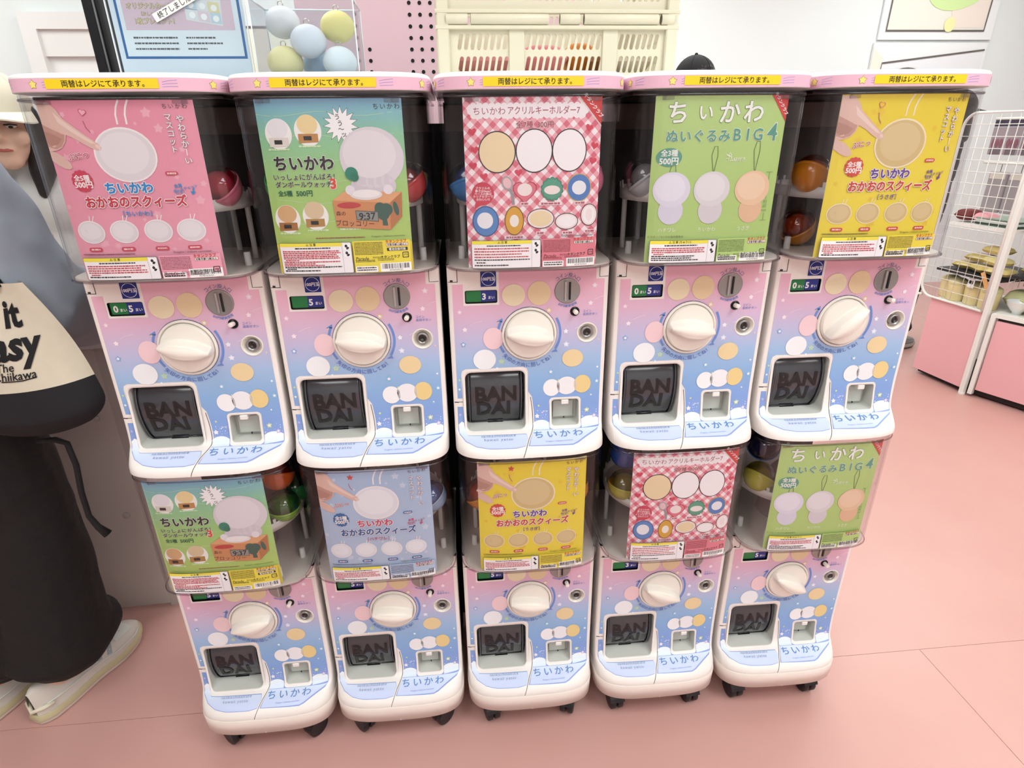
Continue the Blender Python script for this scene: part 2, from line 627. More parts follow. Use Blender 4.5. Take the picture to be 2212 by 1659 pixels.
TRAY = rrect(-.121, sz(.0345), -.008, .1515, .012)
RET = rrect(.043, sz(.0365), .096, .088, .006)
WIN = rrect(-.1145, .283, -.057, .3068, .003)
LOCK = ell(.1076, .2209, .0185, .0185, 28)
def make_body():
    mb = MB()
    XE = .139
    vs, fs = region([(-XE, SBOT), (-XE, .3525), (XE, .3525), (XE, SBOT)], [TRAY, RET, WIN, LOCK], .004)
    mb.add([front(x, s) for x, s in vs], [f[::-1] if True else f for f in fs], m_body, True)
    lev = [.3525 - (.3525 - .1) * i / 10 for i in range(11)] + [a[0] for a in ARC[2::4]] + [ARC[-1][0]]
    for sg in (-1, 1):
        cols = [XE + (W - XE) * math.sin(math.pi / 2 * i / 6) for i in range(7)]
        g = [[front(sg * x, s) for x in cols] for s in lev]
        for k, s in enumerate(lev):
            z = prof(s)[0]
            g[k] += [Vector((sg * W, .05, z))]
        n = len(g[0])
        fs = []
        for j in range(len(lev) - 1):
            for i in range(n - 1):
                q = (j * n + i, j * n + i + 1, (j + 1) * n + i + 1, (j + 1) * n + i)
                fs.append(q if sg < 0 else q[::-1])
        mb.add([p for r in g for p in r], fs, m_body, True)
        mb.add([(sg * W, .05, 0), (sg * W, .05, .3525), (sg * W, YB, .3525), (sg * W, YB, 0)], [(0, 1, 2, 3) if sg < 0 else (3, 2, 1, 0)], m_dark)
    mb.add([(-W, YB, 0), (W, YB, 0), (W, YB, .3525), (-W, YB, .3525)], [(0, 1, 2, 3)], m_dark)
    bl = [front(-W + 2 * W * i / 40, SBOT) for i in range(41)] + [Vector((W, YB, 0)), Vector((-W, YB, 0))]
    mb.add(bl, [tuple(range(len(bl)))], m_body)
    tl = [(p.x, p.y, .3525) for p in (front(-W + 2 * W * i / 40, .3525) for i in range(41))] + [(W, YB, .3525), (-W, YB, .3525)]
    mb.add(tl, [tuple(range(len(tl)))[::-1]], m_body)
    return mb.mesh('body')
def make_liner(outline, yb, m, name, rim=None):
    mb = MB()
    a = [front(x, s) for x, s in outline]
    b = [Vector((p.x, yb, p.z)) for p in a]
    n = len(a)
    mb.add(a + b, [(i, n + i, n + (i + 1) % n, (i + 1) % n) for i in range(n)], m)
    mb.add(b, [tuple(range(n))], m)
    if rim:
        # raised moulding round the opening
        mid = Vector((sum(p.x for p in a) / n, 0, sum(p.z for p in a) / n))
        o1 = []; o2 = []
        for (x, s) in outline:
            p = front(x, s, .0016)
            d = Vector((p.x - mid.x, 0, p.z - mid.z)).normalized()
            o1.append(p)
            q = front(max(-W * .985, min(W * .985, x + d.x * rim)), s + d.z * rim, .0004)
            o2.append(q)
        mb.add(a + o1 + o2, [(i, (i + 1) % n, n + (i + 1) % n, n + i) for i in range(n)] +
               [(n + i, n + (i + 1) % n, 2 * n + (i + 1) % n, 2 * n + i) for i in range(n)], m_body, True)
    return mb.mesh(name)
def flap_pt(x, t, off=0.0):
    P = [(.022, .152), (.012, .140), (.0055, .120), (.0045, .095), (.009, .070), (.017, .050), (.028, .0345)]
    k = min(max(t, 0), .9999) * (len(P) - 1)
    i = int(k); f = k - i
    def cr(j):
        a = P[max(i - 1, 0)][j]; b = P[i][j]; c = P[min(i + 1, len(P) - 1)][j]; d = P[min(i + 2, len(P) - 1)][j]
        return .5 * (2 * b + (c - a) * f + (2 * a - 5 * b + 4 * c - d) * f * f + (3 * b - a - 3 * c + d) * f ** 3)
    return Vector((x, cr(0) - off, cr(1)))
def make_flap():
    mb = MB()
    N = 40; xs = [-.1145, -.113, -.109, -.0645, -.02, -.016, -.0145]
    bulge = [.004, .001, 0, 0, 0, .001, .004]
    for dy, inv in ((0, False), (.004, True)):
        vs = [flap_pt(x, j / N) + Vector((0, dy + b, 0)) for j in range(N + 1) for x, b in zip(xs, bulge)]
        n = len(xs)
        fs = [(j * n + i, (j + 1) * n + i, (j + 1) * n + i + 1, j * n + i + 1) for j in range(N) for i in range(n - 1)]
        mb.add(vs, fs, m_flap, True)
    for x in (-.1145, -.0145):
        vs = []
        for j in range(N + 1):
            p = flap_pt(x, j / N)
            vs += [p + Vector((0, -.0015, 0)), p + Vector((0, .012, 0))]
        mb.add(vs, [(2 * j, 2 * j + 1, 2 * j + 3, 2 * j + 2) for j in range(N)], m_flap)
    mb.tube([flap_pt(-.113, 1) + Vector((0, -.001, .001)), flap_pt(-.016, 1) + Vector((0, -.001, .001))], .0022, m_flap, 8)
    # side rails with a bright moulded edge
    for x in (-.1145, -.0145):
        mb.tube([flap_pt(x, j / N) + Vector((0, -.001, 0)) for j in range(N + 1)], .0016, mat('flap_edge', '#4a4b50', .2), 6)
    mb.box((-.0645, .0265, .0345), (.03, .008, .004), m_blackp)
    return mb.mesh('dispensing_flap')
def make_flap_text():
    pr = Print(lambda u, v, o: flap_pt(u, v_to_t(v), .0010 + o))
    pr.text('BAN', -.0635, .1045, .041, m_emb, bold=.035)
    pr.text('DAI', -.0685, .0725, .041, m_emb, bold=.035)
    return pr.mesh('embossed_lettering')
def v_to_t(z):
    lo, hi = 0.0, 1.0
    for _ in range(24):
        mid = (lo + hi) / 2
        if flap_pt(0, mid).z > z:
            lo = mid
        else:
            hi = mid
    return lo
STK = ramp_mat('front_sticker_print', 2, 0.03, 0.3525, [
    (0.0, '#8fa3dc'), (0.14, '#86a4dc'), (0.30, '#8fb4e0'), (0.45, '#a4bfe3'), (0.58, '#c3bddd'), (0.72, '#dfb9d2'), (0.86, '#eebace'), (1.0, '#efb6c9')], .4)
CLD = ramp_mat('cloud_print', 2, 0.012, 0.055, [(0.0, '#c3cdf4'), (0.30, '#cfd9f6'), (0.55, '#dfe9fa'), (0.8, '#f2f8fc'), (1.0, '#fbfdfe')], .4)
def seam_x(s):
    t = min(1.0, max(0.0, (.0957 - s) / (.0957 - SBOT)))
    return .0025 + .004 * math.sin(math.pi * min(1, t * 1.4)) - .021 * max(0, (t - .45) / .55) ** 1.3
def make_decal():
    pr = Print(front, .00028, .0036)
    sc = [(seam_x(s) + .0028, s) for s in [sz(.0185) + (.086 - sz(.0185)) * i / 10 for i in range(11)]]
    outline = [(-.1363, .0993), (-.1275, .0993), (-.1275, .148), (-.1255, .155), (-.119, .1585), (-.011, .1585), (-.0045, .155), (-.0022, .148),
               (-.0022, .108), (.005, .097)] + sc[::-1] + [(.078, sz(.0165)), (.088, sz(.0185)), (.130, sz(.029)), (.1365, sz(.034)), (.1365, .06), (.1361, .321), (.1205, .321),
               (.1205, .350), (-.0535, .350), (-.0535, .2795), (-.1175, .2795), (-.1175, .318), (-.1363, .318)]
    rhole = rrect(.0385, sz(.0325), .1005, .0925, .008)
    lhole = ell(.1076, .2209, .0197, .0197, 28)
    pr.poly(outline, STK, 1, [rhole, lhole])
    left = [(-.1375, .0823), (-.1275, .0823), (-.1262, .06), (-.1245, sz(.033)), (-.119, sz(.0305)), (-.0085, sz(.030))]
    left += [(seam_x(s) - .0028, s) for s in [sz(.0285) - (sz(.0285) - sz(.0185)) * i / 4 for i in range(1, 5)]]
    left += [(-.03, sz(.0165)), (-.08, sz(.0165)), (-.105, sz(.0185)), (-.125, sz(.0235)), (-.1355, sz(.0305)), (-.138, sz(.036))]
    pr.poly(left, STK, 1)
    # clouds along the bottom of the sticker
    def clip_cloud(x0, x1, bumps, base):
        top = []
        for i in range(bumps):
            a = x0 + (x1 - x0) * i / bumps; b = x0 + (x1 - x0) * (i + 1) / bumps
            h = base[i % len(base)]
            top += [(a + (b - a) * k / 6, h + .006 * math.sin(math.pi * k / 6) ** .7) for k in range(6)]
        top.append((x1, base[0]))
        return top
    pr.poly([(.0075, sz(.0325))] + clip_cloud(.0065, .0378, 1, [.042]) [::1] + [(.0378, sz(.0325))], CLD, 2)
    pr.poly([(.1012, sz(.0325))] + clip_cloud(.1012, .1355, 1, [.046]) + [(.1352, sz(.0345))], CLD, 2)
    pr.poly([(.0068, sz(.0322)), (.1352, sz(.0322)), (.128, sz(.030)), (.087, sz(.020)), (.078, sz(.018)), (seam_x(sz(.0205)) + .004, sz(.0190)), (seam_x(sz(.025)) + .004, sz(.025))][::-1], CLD, 2)
    pr.poly([(-.136, sz(.0325)), (-.137, .046), (-.131, .052), (-.1265, .050), (-.1242, sz(.0335)), (-.119, sz(.0300)), (-.009, sz(.0295)), (seam_x(sz(.0265)) - .003, sz(.0265)), (seam_x(sz(.019)) - .003, sz(.019)),
             (-.03, sz(.0172)), (-.08, sz(.0172)), (-.105, sz(.0192)), (-.124, sz(.0242))], CLD, 2)
    # stars
    rd = random.Random(4)
    S = [(-.125, .268, .005, '#f8d5e4', 1), (-.117, .235, .005, '#fbe9f2', 0), (-.121, .207, .0058, '#7fb0e0', 1), (-.052, .171, .006, '#cfe39a', 1), (-.008, .266, .005, '#fbe6f0', 0),
         (.036, .266, .0062, '#f0cf9c', 1), (.118, .309, .006, '#f9dbe8', 1), (.112, .277, .005, '#fbe9f2', 0), (.068, .225, .005, '#eef0fb', 0), (.069, .200, .0062, '#dfe6fa', 1),
         (.041, .146, .0062, '#8fc4e6', 1), (.130, .123, .006, '#8fc4e6', 1), (.112, .064, .006, '#c3d69c', 1), (.127, .052, .0052, '#c6b9ea', 1), (.015, .056, .005, '#f4effa', 0),
         (-.056, .247, .0022, '#f5d7a5', 0), (-.03, .240, .002, '#ffffff', 0), (-.06, .158, .0026, '#ffffff', 0), (-.132, .118, .0026, '#ffffff', 0), (.13, .152, .0024, '#ffffff', 0),
         (.018, .077, .0026, '#dbe79b', 0), (.056, .128, .0024, '#dbe79b', 0), (-.131, .137, .0026, '#cfe39a', 0), (.13, .207, .002, '#f5d7a5', 0), (-.133, .066, .003, '#c6b9ea', 0), (.12, .095, .002, '#ffffff', 0)]
    for x, s, r, c, ring in S:
        pr.poly(starp(x, s, r, .58), c, 3)
        if ring:
            pr.poly(starp(x, s, r * .55, .58), '#f7eef8' if c != '#cfe39a' else '#b4cfe0', 4)
    for i in range(34):
        x = rd.uniform(.008, .036) if i % 2 else rd.uniform(.102, .134)
        pr.poly(starp(x, rd.uniform(.047, .068), rd.uniform(.0005, .0011), .8, 4), '#f4f6ff', 3)
    for x, s, l in ((-.108, .243, .022), (.084, .229, .018), (.118, .283, .018), (.022, .062, .014), (-.002, .272, .018)):
        pr.line([(x, s), (x + l * .5, s + l * .22), (x + l, s + l * .34)], .0006, '#f7edf5', 3)
    # the plain soft-coloured patches where the printed drawings sat
    for x, s, rx, ry, c in ((-.028, .296, .021, .020, '#efdfbe'), (.018, .298, .021, .022, '#e9cfa9'), (-.066, .2165, .0185, .021, '#f0cdd3'), (-.083, .176, .021, .020, '#f0f0f4'),
                            (.082, .172, .020, .0175, '#ead1a4'), (.043, .1135, .0165, .0175, '#f4f1f3'), (.072, .1165, .0195, .0185, '#f1edf1'), (.102, .1185, .0165, .0185, '#ecd092')):
        pr.poly(ell(x, s, rx, ry, 30), c, 4)
    # arrows, captions
    for sg, a0, a1 in ((1, -36, 34), (-1, 144, 214)):
        pass
    pr.line(arcpts(0, .2225, .0575, -32, 30, 14), .0042, '#6f8fd0', 3)
    pr.poly([(.0495, .1915), (.0405, .1855), (.0535, .1862)], '#6f8fd0', 3)
    pr.line(arcpts(0, .2225, .0575, 152, 216, 14), .0042, '#6f8fd0', 3)
    pr.poly([(-.0485, .2545), (-.060, .2478), (-.0485, .2468)], '#6f8fd0', 3)
    pr.poly(ell(0, .2225, .0515, .0515, 44), '#2b3e77', 3)
    pr.text('矢印の方向に回してね！', 0, .2225, .0092, '#5d74bb', bold=.012, arc=(.0605, -92, -1), gap=.03, lay=4)
    pr.text('コイン投入口', .0687, .3009, .0082, '#6e7fae', bold=.005, arc=(.0285, 88, 1), gap=.0, lay=4)
    pr.text('100円硬貨使用', .0687, .3009, .0058, '#5f86c8', bold=.01, arc=(.0278, -88, -1), lay=4)
    pr.text('コイン', .0985, .2625, .0056, '#4b78c4', align='L', lay=4)
    pr.text('返却ボタン', .0985, .2565, .0056, '#4b78c4', align='L', lay=4)
    # lower lettering
    pr.text('ちいかわ', .053, sz(.0285), .0215, '#5f8bc9', bold=.006, gap=.18, lay=5)
    pr.text('©nagano / chiikawa committee', .052, sz(.0222), .0042, '#8ea6e0', lay=5)
    pr.text('nankachiisakute', -.0625, sz(.0292), .0092, '#8f9ac2', gap=.06, shear=.12, lay=5)
    pr.text('kawaii yatsu', -.063, sz(.0262), .0092, '#8f9ac2', gap=.06, shear=.12, lay=5)
    return pr.mesh('front_decal')
def make_seam(k):
    pr = Print(front, .0004, .0085)
    N = 26
    if k == 0:
        pr.line([(seam_x(s), s) for s in [.0957 - (.0957 - SBOT - .001) * i / N for i in range(N + 1)]], .0011, m_seam, 1)
    elif k == 1:
        pr.poly([(-.1425, .0925), (-.1425, .0905), (-.1345, .0905), (-.1345, .0914), (-.1265, .0914), (-.1265, .0925)], m_seam, 1)
    elif k == 2:
        pr.poly([(-.1272, .3445), (-.1261, .3445), (-.1261, .3220), (-.1425, .3220), (-.1425, .3231), (-.1395, .3231), (-.1395, .3262), (-.1345, .3262), (-.1345, .3231), (-.1272, .3231)], m_seam, 1)
    else:
        pr.line([(.1266, .3445), (.1266, .3245), (.1425, .3245)], .0011, m_seam, 1)
    return pr.mesh('panel_seam')
def make_coin_sticker():
    pr = Print(front, .00025)
    cx, cz = -.0723, .3270
    pr.poly(rrect(cx - .0145, .3122, cx + .0145, .3412, .0015), '#f3efee', 2)
    pr.poly(rrect(cx - .0138, .3129, cx + .0138, .3405, .0014), '#1c2a7c', 3)
    pr.poly(ell(cx, cz, .0123, .0123, 32), '#e6e6f4', 4)
    pr.poly(ell(cx, cz, .0114, .0114, 32), '#1c2a7c', 5)
    pr.text('100円玉', cx, cz, .0072, '#eceaf6', bold=.035, lay=6)
    return pr.mesh('coin_sticker')
def make_window(txt):
    mb = MB()
    a = [front(x, s) for x, s in WIN]; b = [Vector((p.x, .005, p.z)) for p in a]; n = len(a)
    mb.add(a + b, [(i, n + i, n + (i + 1) % n, (i + 1) % n) for i in range(n)], m_blackp)
    mb.add(b, [tuple(range(n))], m_blackp)
    pr = Print(lambda u, v, o: Vector((u, .0045 - o, v)))
    pr.mb = mb
    pr.poly(rrect(-.1125, .2850, -.0858, .3048, .001), mat('display_green', '#1d7f43', .25), 1)
    pr.poly(rrect(-.0858, .2850, -.0590, .3048, .001), mat('display_blue', '#22348e', .25), 1)
    g, bl = txt
    if g:
        pr.text(g, -.1085, .2945, .0155, '#f2f4f2', bold=.035, align='L', lay=2)
        pr.text('まい', -.0978, .2922, .0062, '#f2f4f2', bold=.02, align='L', lay=2)
    pr.text(bl, -.0838, .2945, .0155, '#f2f4f2', bold=.035, align='L', lay=2)
    pr.text('まい', -.0728, .2922, .0062, '#f2f4f2', bold=.02, align='L', lay=2)
    return mb.mesh('price_display')
def make_knob():
    mb = MB()
    NR, NA, R = 26, 72, .0448
    vs = []; fs = []
    for j in range(NR + 1):
        r = R * (j / NR) ** .9
        for i in range(NA):
            a = 2 * math.pi * i / NA
            x, y = r * math.cos(a), r * math.sin(a)
            k = r / R
            base = .0125 - .0055 * k ** 2 if k < .985 else .0
            w = .0150 * max(0.0, 1 - (x / (R * 1.01)) ** 2) ** .75 + .0008
            d = abs(y) / w
            ridge = .0185 * (1 - .25 * (x / R) ** 2) if d < .75 else (.0185 * (1 - .25 * (x / R) ** 2) * (0.5 + 0.5 * math.cos(math.pi * min(1, (d - .75) / .45))))
            crown = .0025 * max(0, 1 - (d / .6) ** 2)
            h = base + (ridge + crown) * (1 if k < .985 else 0)
            vs.append((x, -h, y))
    for j in range(NR):
        for i in range(NA):
            k = (i + 1) % NA
            fs.append((j * NA + i, (j + 1) * NA + i, (j + 1) * NA + k, j * NA + k))
    mb.add(vs, fs, m_knob, True)
    return mb.mesh('turning_knob')
def make_bezel():
    mb = MB()
    mb.lathe([(.0506, .0), (.0506, .0018), (.0495, .0035), (.047, .0042), (.0462, .003), (.0458, .0006), (.0, .0006)], m_knob, 56, axis='Y')
    return mb.mesh('knob_bezel')
def make_coin_plate():
    mb = MB()
    mb.lathe([(.0232, 0), (.0232, .0012), (.0222, .0020), (.021, .0018), (0, .0018)], m_metal, 40, axis='Y')
    mb.box((-.0035, -.0032, 0), (.0042, .0040, .036), m_metal2, None, .0008)
    return mb.mesh('coin_slot_plate')
def make_slot():
    return MB().box((.0042, -.0028, 0), (.0036, .0022, .032), m_blackp, None, .0005).mesh('coin_slot')
def make_button():
    mb = MB()
    mb.lathe([(.0088, 0), (.0085, .0008), (.0068, .0010), (.0066, .0003), (0, .0003)], m_blackp, 24, axis='Y')
    mb.lathe([(.0042, .0005), (.0042, .0135), (.0036, .0142), (0, .0142)], m_knob, 18, axis='Y')
    return mb.mesh('coin_return_button')
def make_lock():
    mb = MB()
    mb.lathe([(.0192, -.0003), (.0190, .0014), (.0180, .0018), (.0168, .0006), (.0135, -.007), (.0125, -.0075), (0, -.0075)], m_knob, 36, axis='Y')
    mb.lathe([(.0112, -.0075), (.0112, .000), (.0100, .0012), (.0076, .0008), (.0070, -.002), (0, -.002)], m_metal, 28, axis='Y')
    mb.lathe([(.0052, -.0021), (.0052, -.0002), (.0036, -.0002), (.0034, -.0019), (0, -.0019)], mat('lock_core', '#4b4644', .35, .8), 20, axis='Y')
    mb.box((0, .0005, .005), (.0018, .002, .004), m_blackp)
    return mb.mesh('key_lock')
def make_return_hook():
    mb = MB()
    mb.box((.069, .006, .083), (.014, .02, .009), m_body, None, .001)
    mb.box((.069, .019, .060), (.040, .004, .036), mat('coin_door', '#c3c5bf', .4), None, .001)
    mb.box((.071, .016, .0415), (.002, .002, .003), m_blackp)
    return mb.mesh('coin_return_door')

def outline(w, d, y0, n, yb, inset=0.0, N=40):
    """plan of a canopy or lid: bowed front, straight sides"""
    w -= inset; d -= inset; yb -= inset
    p = []
    for i in range(N + 1):
        a = math.pi * i / N
        cx = -math.cos(a); sx = math.sin(a)
        x = (abs(cx) ** (2 / n)) * (1 if cx > 0 else -1)
        y = sx ** (2 / n)
        p.append((w * x, y0 - (d + y0) * y))
    p += [(w, (y0 + yb) / 2), (w, yb - .012), (w - .012, yb), (0, yb), (-w + .012, yb), (-w, yb - .012), (-w, (y0 + yb) / 2)]
    return p
CAN = dict(w=.1435, d=.0625, y0=.02, n=3.8, yb=.262)
def can_y(x, inset=0.0):
    w = CAN['w'] - inset; d = CAN['d'] - inset; n = CAN['n']; y0 = CAN['y0']
    return y0 - (d + y0) * hh(x / w, n)
m_can = clear('canopy_clear_plastic', '#fbfafb', 0.085)
m_canr = clear('canopy_rim_plastic', '#c3bfc4', 0.14)
def make_canopy():
    mb = MB()
    def L(z, ins=0.0):
        return [(x, y, z) for x, y in outline(inset=ins, **CAN)]
    mb.loft([L(.3525), L(.6215)], m_can, False, False)
    mb.loft([L(.6215, .0024), L(.3525, .0024)], m_can, False, False)
    return mb.mesh('canopy')
def make_canopy_rim():
    mb = MB()
    def L(z, ins=0.0):
        return [(x, y, z) for x, y in outline(inset=ins, **CAN)]
    mb.loft([L(.3515, -.0006), L(.3525, -.0018), L(.3550, -.0018), L(.3562, -.0004)], m_canr, False, False)
    return mb.mesh('canopy_rim')
def make_canopy_bead():
    mb = MB()
    def L(z, ins=0.0):
        return [(x, y, z) for x, y in outline(inset=ins, **CAN)]
    mb.loft([L(.6105, -.0002), L(.6115, -.0014), L(.6135, -.0014), L(.6145, -.0002)], m_canr, False, False)
    return mb.mesh('canopy_bead')
def make_clip():
    return MB().box((0, .005, .6085), (.022, .002, .006), clear('clip_clear', '#e4e2e4', .2), None, .0005).mesh('card_clip')
def make_canopy_floor():
    mb = MB()
    o = [(x, y) for x, y in outline(inset=.0035, **CAN)]
    mb.loft([[(x, y, .3530) for x, y in o], [(x, y, .3575) for x, y in o]], mat('canopy_floor_beige', '#d9cfc4', .4), True, True)
    return mb.mesh('canopy_floor')
m_inside = mat('canopy_back_brown', '#3a2a25', 0.55, noise=(9.0, '#2a1f1d'))
def make_backing():
    mb = MB()
    mb.box((0, .215, .487), (.276, .006, .258), m_inside)
    return mb.mesh('canopy_back_panel')
def make_bar():
    return MB().box((0, .205, .588), (.27, .012, .045), mat('canopy_back_bar', '#6b564b', .5)).mesh('canopy_back_bar')
def make_roof():
    return MB().box((0, .11, .6165), (.27, .22, .004), m_inside).mesh('canopy_roof')
m_wh = mat('carousel_white', '#efeae3', 0.4)
def make_carousel():
    mb = MB()
    c = (0, .085, 0)
    mb.lathe([(.119, .449), (.1205, .449), (.1205, .468), (.119, .468), (.119, .449)], m_wh, 64, c)
    for i in range(24):
        a = 2 * math.pi * i / 24
        mb.box((c[0] + .1197 * math.cos(a), c[1] + .1197 * math.sin(a), .4715), (.0022, .006, .010), m_wh, Euler((0, 0, a)))
    mb.lathe([(.119, .450), (.04, .450), (.032, .47), (.018, .49), (0, .49)], mat('carousel_disc', '#cfc7bf', .45), 48, c)
    return mb.mesh('carousel_ring')
POSTS = []
for a in (-62, -118, 5, 175, 60, 120):
    POSTS.append((.112 * math.cos(math.radians(a)), .085 + .112 * math.sin(math.radians(a))))
PEGS = ((.085, -.028, .022), (-.082, -.02, .026), (.118, .03, .018), (-.116, .035, .02))
def make_post():
    return MB().lathe([(.0048, .358), (.0048, .449)], m_wh, 12).mesh('carousel_post')
def make_peg():
    return MB().lathe([(.006, 0), (.0055, .022), (.0, .022)], m_wh, 12).mesh('floor_peg')
def make_core():
    return MB().lathe([(.05, .358), (.046, .40), (.03, .449)], mat('carousel_core', '#a89d98', .5), 24, (0, .085, 0)).mesh('carousel_core')

LID = dict(w=.1487, d=.0665, y0=.03, n=3.8, yb=.275)
_lo = outline(N=120, **LID)[:121]
_la = [0.0]
for a, b in zip(_lo[:-1], _lo[1:]):
    _la.append(_la[-1] + math.hypot(b[0] - a[0], b[1] - a[1]))
_half = _la[-1] / 2
def lid_pt(u, z, off=0.0):
    s = u + _half
    if s <= 0:
        p = Vector((-LID['w'], LID['y0'] - s, z)); nrm = Vector((-1, 0, 0))
    elif s >= _la[-1]:
        p = Vector((LID['w'], LID['y0'] + (s - _la[-1]), z)); nrm = Vector((1, 0, 0))
    else:
        lo_, hi_ = 0, len(_la) - 1
        while hi_ - lo_ > 1:
            md = (lo_ + hi_) // 2
            if _la[md] <= s:
                lo_ = md
            else:
                hi_ = md
        i = lo_
        t = (s - _la[i]) / max(_la[i + 1] - _la[i], 1e-9)
        a, b = _lo[i], _lo[i + 1]
        p = Vector((a[0] + (b[0] - a[0]) * t, a[1] + (b[1] - a[1]) * t, z))
        nrm = Vector((b[1] - a[1], -(b[0] - a[0]), 0)).normalized()
    return p + nrm * off
def make_lid():
    mb = MB()
    def L(z, ins=0.0):
        return [(x, y, z) for x, y in outline(inset=ins, **LID)]
    mb.loft([L(.6212, .003), L(.6212), L(.6395), L(.6418, .0008), L(.6438, .003), L(.6450, .0065), L(.6458, .012)], mat('lid_white_plastic', '#fbfaf8', .25, spec=.5), True, True)
    return mb.mesh('lid_cap')
def make_band():
    pr = Print(lid_pt, .0002, .006)
    pr.poly([(-.29, .6222), (.29, .6222), (.29, .6386), (-.29, .6386)], '#ecbcd0', 1)
    for u in (-.245, -.165, -.093, .145, .225):
        pr.poly(starp(u, .6305, .0068, .58), '#b08a5c', 2)
        pr.poly(starp(u, .6305, .0058, .58), '#f6e77e', 3)
        for k in range(3):
            x = u + .013
            pr.line([(x, .6268 + k * .003), (x + .008, .6272 + k * .0036), (x + .016, .6275 + k * .0044 - .0004)], .0007, '#a99ad2', 2)
    for k in range(3):
        pr.line([(.078, .6268 + k * .003), (.086, .6272 + k * .0036), (.098, .6275 + k * .0040)], .0007, '#a99ad2', 2)
    return pr.mesh('lid_band')
def make_change_sticker():
    pr = Print(lid_pt, .0002, .006)
    pr.poly(rrect(-.0755, .6248, .0735, .6374, .0012), mat('sticker_yellow', '#f4d51f', .4), 4)
    pr.text('両替はレジにて承ります。', .001, .6310, .0096, '#2a2420', bold=.012, lay=5, sx=1.0)
    return pr.mesh('change_notice_sticker')

MESH = dict(body=make_body(), decal=make_decal(), tray=make_liner(TRAY, .05, m_tray, 'capsule_tray', .0055),
            ret=make_liner(RET, .024, m_tray, 'coin_return_tray', .0045), flap=make_flap(), flaptext=make_flap_text(), sticker=make_coin_sticker(),
            knob=make_knob(), bezel=make_bezel(), coin=make_coin_plate(), slot=make_slot(), button=make_button(), lock=make_lock(), hook=make_return_hook(),
            canopy=make_canopy(), rim=make_canopy_rim(), cfloor=make_canopy_floor(), cback=make_backing(), ring=make_carousel(), bead=make_canopy_bead(), clip=make_clip(), bar=make_bar(), roof=make_roof(), post=make_post(), peg=make_peg(), core=make_core(),
            lid=make_lid(), band=make_band(), notice=make_change_sticker())
SEAMS = [make_seam(k) for k in range(4)]
WINM = {}
for k in (('0', '5'), ('', '5'), ('', '3')):
    WINM[k] = make_window(k)
MX = [(-.6009, .0014, .0041), (-.3019, .002, -.0042), (0, 0, 0), (.3017, 0, -.001), (.6030, 0, -.0128)]
ZU, ZL = .7385, .1145
def machine(i, upper, label, disp, knob_deg):
    x, y, rz = MX[i]
    t = thing('capsule_toy_machine', label, 'toy machine', (x, y, ZU if upper else ZL), rz, 'capsule toy machines in the row')
    put('body', MESH['body'], t, label='cream white plastic housing')
    put('front_decal', MESH['decal'], t, label='pink to blue printed sticker with stars and clouds')
    for sm_ in SEAMS:
        put('panel_seam', sm_, t)
    tr = put('capsule_tray', MESH['tray'], t)
    fp = put('dispensing_flap', MESH['flap'], t, label='smoked black dispensing flap')
    put('embossed_lettering', MESH['flaptext'], fp)
    rt = put('coin_return_tray', MESH['ret'], t)
    put('coin_return_door', MESH['hook'], rt)
    put('coin_sticker', MESH['sticker'], t, label='blue square 100 yen sticker')
    put('price_display', WINM[disp], t, label='green and blue coin count display')
    bz = put('knob_bezel', MESH['bezel'], t, (0, -.0012, .2225))
    put('turning_knob', MESH['knob'], bz, (0, -.001, 0), (0, math.radians(knob_deg), 0))
    cp = put('coin_slot_plate', MESH['coin'], t, (.0687, -.0005, .3009))
    put('coin_slot', MESH['slot'], cp)
    put('coin_return_button', MESH['button'], t, (.0834, -.0006, .2625), (math.radians(-6), 0, 0))
    put('key_lock', MESH['lock'], t, (.1076, .0006, .2209))
    put('canopy', MESH['canopy'], t, label='clear plastic capsule canopy')
    put('canopy_rim', MESH['rim'], t)
    put('canopy_floor', MESH['cfloor'], t)
    put('canopy_back_panel', MESH['cback'], t)
    put('canopy_back_bar', MESH['bar'], t)
    put('canopy_roof', MESH['roof'], t)
    put('canopy_bead', MESH['bead'], t)
    for cx in (-.092, .092):
        put('card_clip', MESH['clip'], t, (cx, can_y(cx), 0))
    for px_, py_, h_ in PEGS:
        put('floor_peg', MESH['peg'], t, (px_, py_, .3575))
    cr = put('carousel_ring', MESH['ring'], t)
    put('carousel_core', MESH['core'], cr)
    for px_, py_ in POSTS:
        put('carousel_post', MESH['post'], cr, (px_, py_, 0))
    if upper:
        ld = put('lid_cap', MESH['lid'], t, label='white lid with pink star band')
        put('lid_band', MESH['band'], ld)
        put('change_notice_sticker', MESH['notice'], ld, label='yellow notice about changing money at the register')
    return t
CARDS = ['pink squeeze toy card', 'green watch card', 'red gingham key ring card', 'green plush card', 'yellow squeeze toy card']
LOWC = ['green watch card', 'blue squeeze toy card', 'yellow squeeze toy card', 'red gingham key ring card', 'green plush card']
POS = ['leftmost', 'second from left', 'middle', 'second from right', 'rightmost']
DU = [('0', '5'), ('', '5'), ('', '3'), ('0', '5'), ('0', '5')]
DL = [('', '5'), ('', '5'), ('', '5'), ('', '3'), ('', '5')]
KU = [9, 8, 8, 8, -40]
KL = [-14, 6, 8, 24, 30]
for i in range(5):
    machine(i, True, 'upper toy machine of the %s column, showing the %s' % (POS[i], CARDS[i]), DU[i], KU[i])
    machine(i, False, 'lower toy machine of the %s column, showing the %s' % (POS[i], LOWC[i]), DL[i], KL[i])

